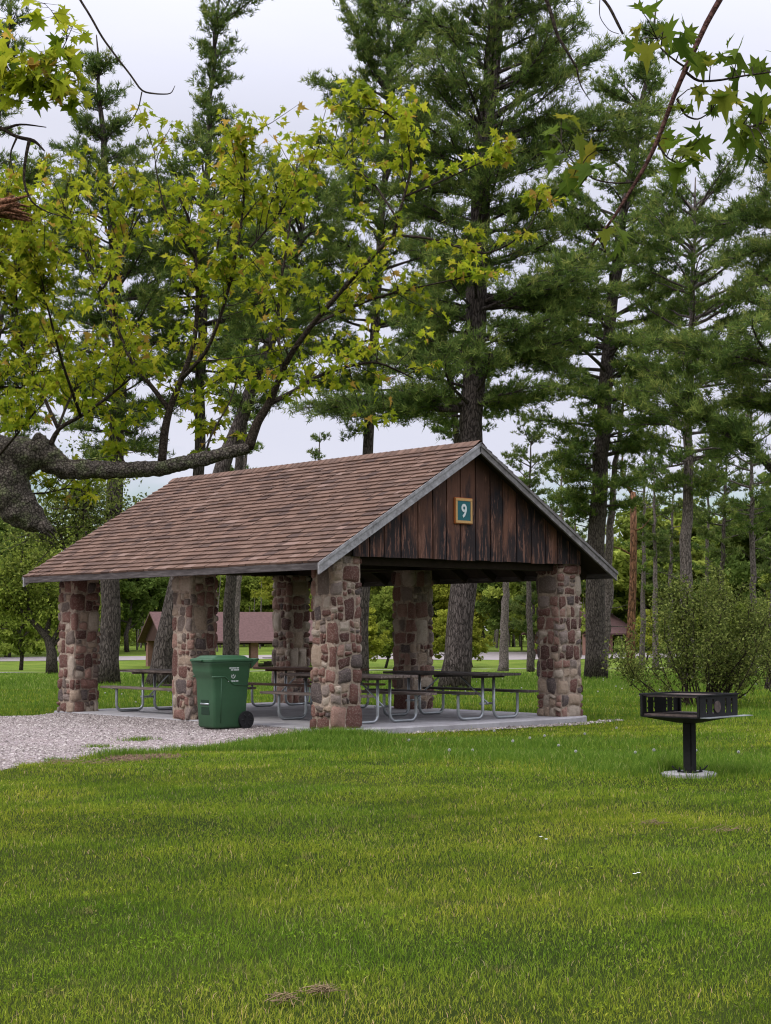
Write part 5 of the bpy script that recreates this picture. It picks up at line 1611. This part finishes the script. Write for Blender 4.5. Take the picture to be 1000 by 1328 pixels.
def lawn(N, s0, s1, p, wl, hl, lmul=.27, marg=1.6):
    u = RNG.random(N); e = 2 - p
    s = (s0 ** e + u * (s1 ** e - s0 ** e)) ** (1 / e) if abs(e) > 1e-6 else s0 * (s1 / s0) ** u
    l = RNG.uniform(-1, 1, N) * (s * lmul + marg)
    X = CAM[0] + HF[0] * s + HR[0] * l; Y = CAM[1] + HF[1] * s + HR[1] * l
    k = off_floor(X, Y); X, Y, s = X[k], Y[k], s[k]
    # worn and thin patches
    thin = nz2(X, Y, 1.6, 3) + .5 * nz2(X, Y, 5., 1)
    kk = (thin < .75) | (RNG.random(len(X)) < .4)
    X, Y, s = X[kk], Y[kk], s[kk]
    return X, Y, s


X, Y, s = lawn(860000, 5.6, 50, 1.4, 0, 0)
hvar = 1 + .30 * nz2(X, Y, 1.1) + .22 * nz2(X, Y, 4.1, 2)
h = .036 * hvar * RNG.uniform(.55, 1.45, len(X))
tuft = (RNG.random(len(X)) < .012); h = np.where(tuft, h * 2.0, h)
w = .0028 * (s / 7) ** .75 * RNG.uniform(.7, 1.3, len(X))
h *= 1 + .004 * (s - 7)
r = np.clip(RNG.normal(.45, .22, len(X)) + .12 * nz2(X, Y, .8, 5), 0, .97); r = np.where(RNG.random(len(X)) < .02, 1., r)
V, Fq, Ft, rr = blades(X, Y, gz(X, Y), h, w, r, .7)
tag(link('lawn_grass', np_mesh('lawn_grass', V, [Fq, Ft], M_blade, rr)), 'short mown green lawn grass with yellower patches', 'grass', kind='stuff')

# unmown grass: along the slab, round the grill, edge of the gravel, behind the pavilion
def patch(N, cx, cy, rx, ry, rot=0.):
    a = RNG.normal(0, .5, N); b = RNG.normal(0, .5, N)
    return cx + (a * math.cos(rot) * rx - b * math.sin(rot) * ry), cy + (a * math.sin(rot) * rx + b * math.cos(rot) * ry)


PX = []; PY = []; PHt = []
def addp(N, px, s, rl, rs_, ht):
    p = at(px, 818, s); l = RNG.normal(0, .5, N) * rl; f = RNG.normal(0, .5, N) * rs_
    PX.append(p[0] + HR[0] * l + HF[0] * f); PY.append(p[1] + HR[1] * l + HF[1] * f); PHt.append(np.full(N, ht))
addp(9000, 620, 22.6, 3.0, 1.0, .11); addp(9000, 720, 20.5, 2.6, 1.2, .11); addp(3500, 440, 23.3, .7, .35, .15); addp(3500, 390, 22.6, 1.0, .5, .10)
addp(7000, 900, 18.3, 1.6, 1.0, .12); addp(900, 868, 17.9, .18, .2, .22); addp(1500, 960, 17.8, .5, .3, .13); addp(3500, 830, 19.6, 2.0, 1.0, .10)
addp(1200, 170, 20.7, .5, .3, .12); addp(2500, 300, 21.8, 1.4, .25, .11); addp(260, 180, 23.2, .25, .15, .07); addp(220, 130, 22.4, .25, .1, .06)
addp(1500, 20, 19.9, .8, .25, .08); addp(900, 400, 21.7, .5, .2, .12)
N = 90000                                      # rougher grass behind the building
s = 27 * (95 / 27) ** RNG.random(N); l = RNG.uniform(-1, 1, N) * (s * .26 + 1)
PX.append(CAM[0] + HF[0] * s + HR[0] * l); PY.append(CAM[1] + HF[1] * s + HR[1] * l); PHt.append(np.where(s > 28, .15, .08))
X = np.concatenate(PX); Y = np.concatenate(PY); ht = np.concatenate(PHt)
grav_ok = RNG.random(len(X)) < .0
k = off_floor(X, Y); 
small = np.zeros(len(X), bool); small[:] = ht < .075
k = k | (small & (X < -.1)); X, Y, ht = X[k], Y[k], ht[k]
s = (X - CAM[0]) * HF[0] + (Y - CAM[1]) * HF[1]
Z = np.where(gv_dist(X, Y) > .1, zgravel(X, Y), gz(X, Y))
V, Fq, Ft, rr = blades(X, Y, Z, ht * RNG.uniform(.5, 1.3, len(X)), .0042 * (s / 12) ** .85 * RNG.uniform(.7, 1.4, len(X)), np.clip(RNG.normal(.45, .25, len(X)), 0, 1), .55)
tag(link('tall_grass', np_mesh('tall_grass', V, [Fq, Ft], M_tall, rr)), 'longer uncut grass round the slab, grill and far meadow', 'grass', kind='stuff')

# low broad weeds in the lawn
N = 9000
cx = 6.2 * (22 / 6.2) ** RNG.random(60); PXw = []
c_s = 6.4 * (21 / 6.4) ** RNG.random(90); c_l = RNG.uniform(-1, 1, 90) * c_s * .24
i = RNG.integers(0, 90, N); ss_ = c_s[i] + RNG.normal(0, .14, N); ll = c_l[i] + RNG.normal(0, .16, N)
X = CAM[0] + HF[0] * ss_ + HR[0] * ll; Y = CAM[1] + HF[1] * ss_ + HR[1] * ll; k = off_floor(X, Y); X, Y = X[k], Y[k]
P = np.stack([X, Y, gz(X, Y) + RNG.uniform(.012, .04, len(X))], -1)
V, Fa, r = leaf_quads(P, .015, np.clip(RNG.normal(.45, .15, len(P)), 0, .85))
tag(link('clover', np_mesh('clover', V, Fa, M_blade, r)), 'patches of small round leaved clover in the lawn', 'clover', kind='stuff')

# dirt patches and dry straw
def dirt(px, s, rx, ry, seed):
    p = at(px, 818, s); rs = random.Random(seed); mb = MB(); n_ = 40; V = [(0, 0, .035)]
    for ring_ in (.5, 1.0):
        for k in range(n_):
            a = 2 * PI * k / n_; q = ring_ * (1 + .25 * noise.noise(Vector((math.cos(a) * 2, math.sin(a) * 2, seed))) + rs.uniform(-.08, .08))
            v = HR[:2] * math.cos(a) * rx * q + HF[:2] * math.sin(a) * ry * q
            V.append((v[0], v[1], (.03 if ring_ < 1 else -.005) + rs.uniform(-.008, .008)))
    Fc = [[0, 1 + k, 1 + (k + 1) % n_] for k in range(n_)] + [[1 + k, 1 + n_ + k, 1 + n_ + (k + 1) % n_, 1 + (k + 1) % n_] for k in range(n_)]
    mb.add(V, Fc, 0, .5, True)
    for k in range(260):
        a = rs.random() * 6.28; q = rs.random() ** .6 * 1.05; v = HR[:2] * math.cos(a) * rx * q + HF[:2] * math.sin(a) * ry * q; z = rs.uniform(.0, .035); r_ = rs.uniform(.005, .02)
        mb.add([(v[0] - r_, v[1], z), (v[0], v[1] - r_, z), (v[0] + r_, v[1], z), (v[0], v[1] + r_, z), (v[0], v[1], z + r_)], [[0, 1, 4], [1, 2, 4], [2, 3, 4], [3, 0, 4]], 0, .5)
    o = mb.build('bare_soil', M_dirt); o.location = (p[0], p[1], float(gz(p[0], p[1])) + .004); o['kind'] = 'structure'


dirt(190, 20.6, .50, .28, 1); dirt(165, 20.2, .3, .14, 4); dirt(535, 23.0, .55, .22, 2)
def straw(px, s, rl, n_, label, seed):
    rs = random.Random(seed); p = at(px, 818, s); g = float(gz(p[0], p[1])); mb = MB()
    for k in range(n_):
        a = rs.uniform(-.7, .7) + rs.choice([0, 0, 1.5]); c = HR * rs.gauss(0, rl) + HF * rs.gauss(0, rl * .5) + np.array([0, 0, rs.uniform(.02, .05)])
        d = (HR * math.cos(a) + HF * math.sin(a)) * rs.uniform(.02, .06) + np.array([0, 0, rs.uniform(-.01, .02)])
        mb.tube([c - d, c + [0, 0, .004], c + d], [.0018, .0022, .001], 4, caps=False)
    o = mb.build('dry_straw', M_straw); o.location = (p[0], p[1], g); tag(o, label, 'straw', kind='stuff')
straw(415, 7.15, .03, 34, 'dead brown twigs and straw in the grass near the bottom edge', 1)
straw(368, 7.0, .02, 22, 'small brown leaf litter in the grass left of the straw', 2)
straw(845, 13.2, .05, 36, 'pale dry grass clippings below the grill', 3)
straw(940, 12.8, .08, 26, 'scattered dry clippings on the lawn by the right edge', 4)
straw(100, 19.5, .35, 160, 'dry thatch at the edge of the gravel', 7)

# dandelion clocks and small white blossoms
def flower(kind, px, s, h, label, group):
    p = at(px, 818, s); z = float(gz(p[0], p[1]))
    t = empty('dandelion' if kind != 'daisy' else 'white_blossom', (p[0], p[1], z), label, 'flower', group)
    mb = MB(); mb.tube([(0, 0, 0), (.004, .002, h * .5), (0, 0, h)], .0022, 5); mb.build('stem', M_tall, t)
    mb = MB()
    if kind == 'clock':
        R_ = .017
        for k in range(70):
            zz = 1 - 2 * (k + .5) / 70; a = k * 2.4; q = math.sqrt(1 - zz * zz); d = np.array([q * math.cos(a), q * math.sin(a), zz])
            c = d * R_ + [0, 0, h]; u = np.cross(d, [0.3, .4, .87]); u /= np.linalg.norm(u); v = np.cross(d, u)
            mb.add([c - d * R_ * .8, c + u * .007, c + v * .007, c - u * .007, c - v * .007], [[0, 1, 2], [0, 2, 3], [0, 3, 4], [0, 4, 1]], 0, .5)
        mb.build('seed_head', M_fluff, t)
    else:
        for k in range(14):
            a = k * 2 * PI / 14; c, s_ = math.cos(a), math.sin(a); R_ = .012
            mb.add([(0, 0, h), (c * R_ - s_ * .005, s_ * R_ + c * .005, h + .006), (c * R_ * 1.15, s_ * R_ * 1.15, h + .006), (c * R_ + s_ * .005, s_ * R_ - c * .005, h + .006)], [[0, 1, 2, 3]], 0, .5)
        mb.build('petals', M_petal if kind == 'daisy' else M_yellow, t)


gclk = 'dandelion seed heads scattered by the pavilion'
lk = 'white dandelion seed head among the grass around the pavilion'
for i, (px, y) in enumerate([(664, 973), (686, 966), (723, 974), (757, 959), (822, 984), (612, 980), (582, 985), (900, 990), (560, 962), (955, 985), (530, 968), (798, 952), (846, 985), (640, 958), (705, 962), (745, 985)]):
    s = 1.58 * F / (y - 818); flower('clock', px, s, random.uniform(.07, .15), lk, gclk)
lk2 = 'dandelion in the long grass behind the pavilion'
for i in range(46):
    px = random.choice([random.uniform(85, 200), random.uniform(570, 700), random.uniform(770, 990), random.uniform(770, 880)]); s = random.uniform(33, 62)
    flower('clock' if i % 3 else 'yellow', px, s, random.uniform(.15, .22), lk2 if i % 3 else 'yellow dandelion bloom in the long grass behind the pavilion', 'dandelions behind the pavilion' if i % 3 else 'yellow dandelions behind the pavilion')
for px, y in [(699, 1092), (706, 1095)]: flower('daisy', px, 1.60 * F / (y - 818), .045, 'tiny white blossom of the pair in the middle of the lawn', 'pair of white blossoms on the lawn')
for px, y in [(819, 1139), (824, 1138)]: flower('daisy', px, 1.60 * F / (y - 818), .045, 'tiny white blossom of the pair below the grill', 'pair of white blossoms below the grill')

# ------------------------------------------------------------------ light
EL = math.radians(52)
sd = -HF * .62 - HR * .78; sd /= np.linalg.norm(sd)
sv = np.array([sd[0] * math.cos(EL), sd[1] * math.cos(EL), math.sin(EL)])
ld = bpy.data.lights.new('sun', 'SUN'); ld.energy = 1.5; ld.angle = math.radians(18); ld.color = (1, .97, .92)
lo_ = bpy.data.objects.new('sun', ld); COL.objects.link(lo_); lo_.rotation_euler = Vector(sv).to_track_quat('Z', 'Y').to_euler()

w = bpy.data.worlds.new('World'); scene.world = w; w.use_nodes = True; nt = w.node_tree; nt.nodes.clear(); Nn = nt.nodes.new; Lk = nt.links.new
out = Nn('ShaderNodeOutputWorld')
sky = Nn('ShaderNodeTexSky'); sky.sky_type = 'NISHITA'; sky.sun_disc = False; sky.sun_elevation = EL; sky.sun_rotation = math.atan2(sv[0], sv[1])
bg1 = Nn('ShaderNodeBackground'); bg1.inputs[1].default_value = .11; Lk(sky.outputs[0], bg1.inputs[0])
tc = Nn('ShaderNodeTexCoord'); sep = Nn('ShaderNodeSeparateXYZ'); Lk(tc.outputs['Generated'], sep.inputs[0])
mr = Nn('ShaderNodeMapRange'); Lk(sep.outputs['Z'], mr.inputs[0]); mr.inputs[1].default_value = .30; mr.inputs[2].default_value = 1.; mr.inputs[3].default_value = .79; mr.inputs[4].default_value = 3.0
mpn = Nn('ShaderNodeMapping'); mpn.inputs['Scale'].default_value = (1, 1, 3.2); Lk(tc.outputs['Generated'], mpn.inputs[0])
nz = Nn('ShaderNodeTexNoise'); nz.inputs['Scale'].default_value = 2.2; nz.inputs['Detail'].default_value = 6; nz.inputs['Roughness'].default_value = .55; Lk(mpn.outputs[0], nz.inputs['Vector'])
cr = Nn('ShaderNodeValToRGB'); cr.color_ramp.elements[0].position = .3; cr.color_ramp.elements[0].color = (.86, .88, 1.04, 1); cr.color_ramp.elements[1].position = .7; cr.color_ramp.elements[1].color = (.96, .965, 1.09, 1); Lk(nz.outputs['Fac'], cr.inputs[0])
bg2 = Nn('ShaderNodeBackground'); Lk(cr.outputs[0], bg2.inputs[0]); Lk(mr.outputs[0], bg2.inputs[1])
# cloud cover: complete overhead, blue gaps low in the sky
lowm = Nn('ShaderNodeMapRange'); Lk(sep.outputs['Z'], lowm.inputs[0]); lowm.inputs[1].default_value = .07; lowm.inputs[2].default_value = .20; lowm.inputs[3].default_value = .0; lowm.inputs[4].default_value = .5
nz2_ = Nn('ShaderNodeTexNoise'); nz2_.inputs['Scale'].default_value = 5; nz2_.inputs['Detail'].default_value = 5; Lk(mpn.outputs[0], nz2_.inputs['Vector'])
ad = Nn('ShaderNodeMath'); ad.operation = 'ADD'; Lk(lowm.outputs[0], ad.inputs[0]); Lk(nz2_.outputs['Fac'], ad.inputs[1])
cov = Nn('ShaderNodeMapRange'); Lk(ad.outputs[0], cov.inputs[0]); cov.inputs[1].default_value = .50; cov.inputs[2].default_value = .68
mx = Nn('ShaderNodeMixShader'); Lk(cov.outputs[0], mx.inputs[0]); Lk(bg1.outputs[0], mx.inputs[1]); Lk(bg2.outputs[0], mx.inputs[2]); Lk(mx.outputs[0], out.inputs[0])

vs = scene.view_settings; vs.view_transform = 'Standard'; vs.look = 'None'; vs.exposure = 0.1; vs.gamma = 1
scene.render.engine = 'CYCLES'
scene.cycles.max_bounces = 5; scene.cycles.diffuse_bounces = 3; scene.cycles.transmission_bounces = 3
scene.cycles.use_denoising = True
scene.cycles.pixel_filter_type = 'BLACKMAN_HARRIS'; scene.cycles.filter_width = 1.15
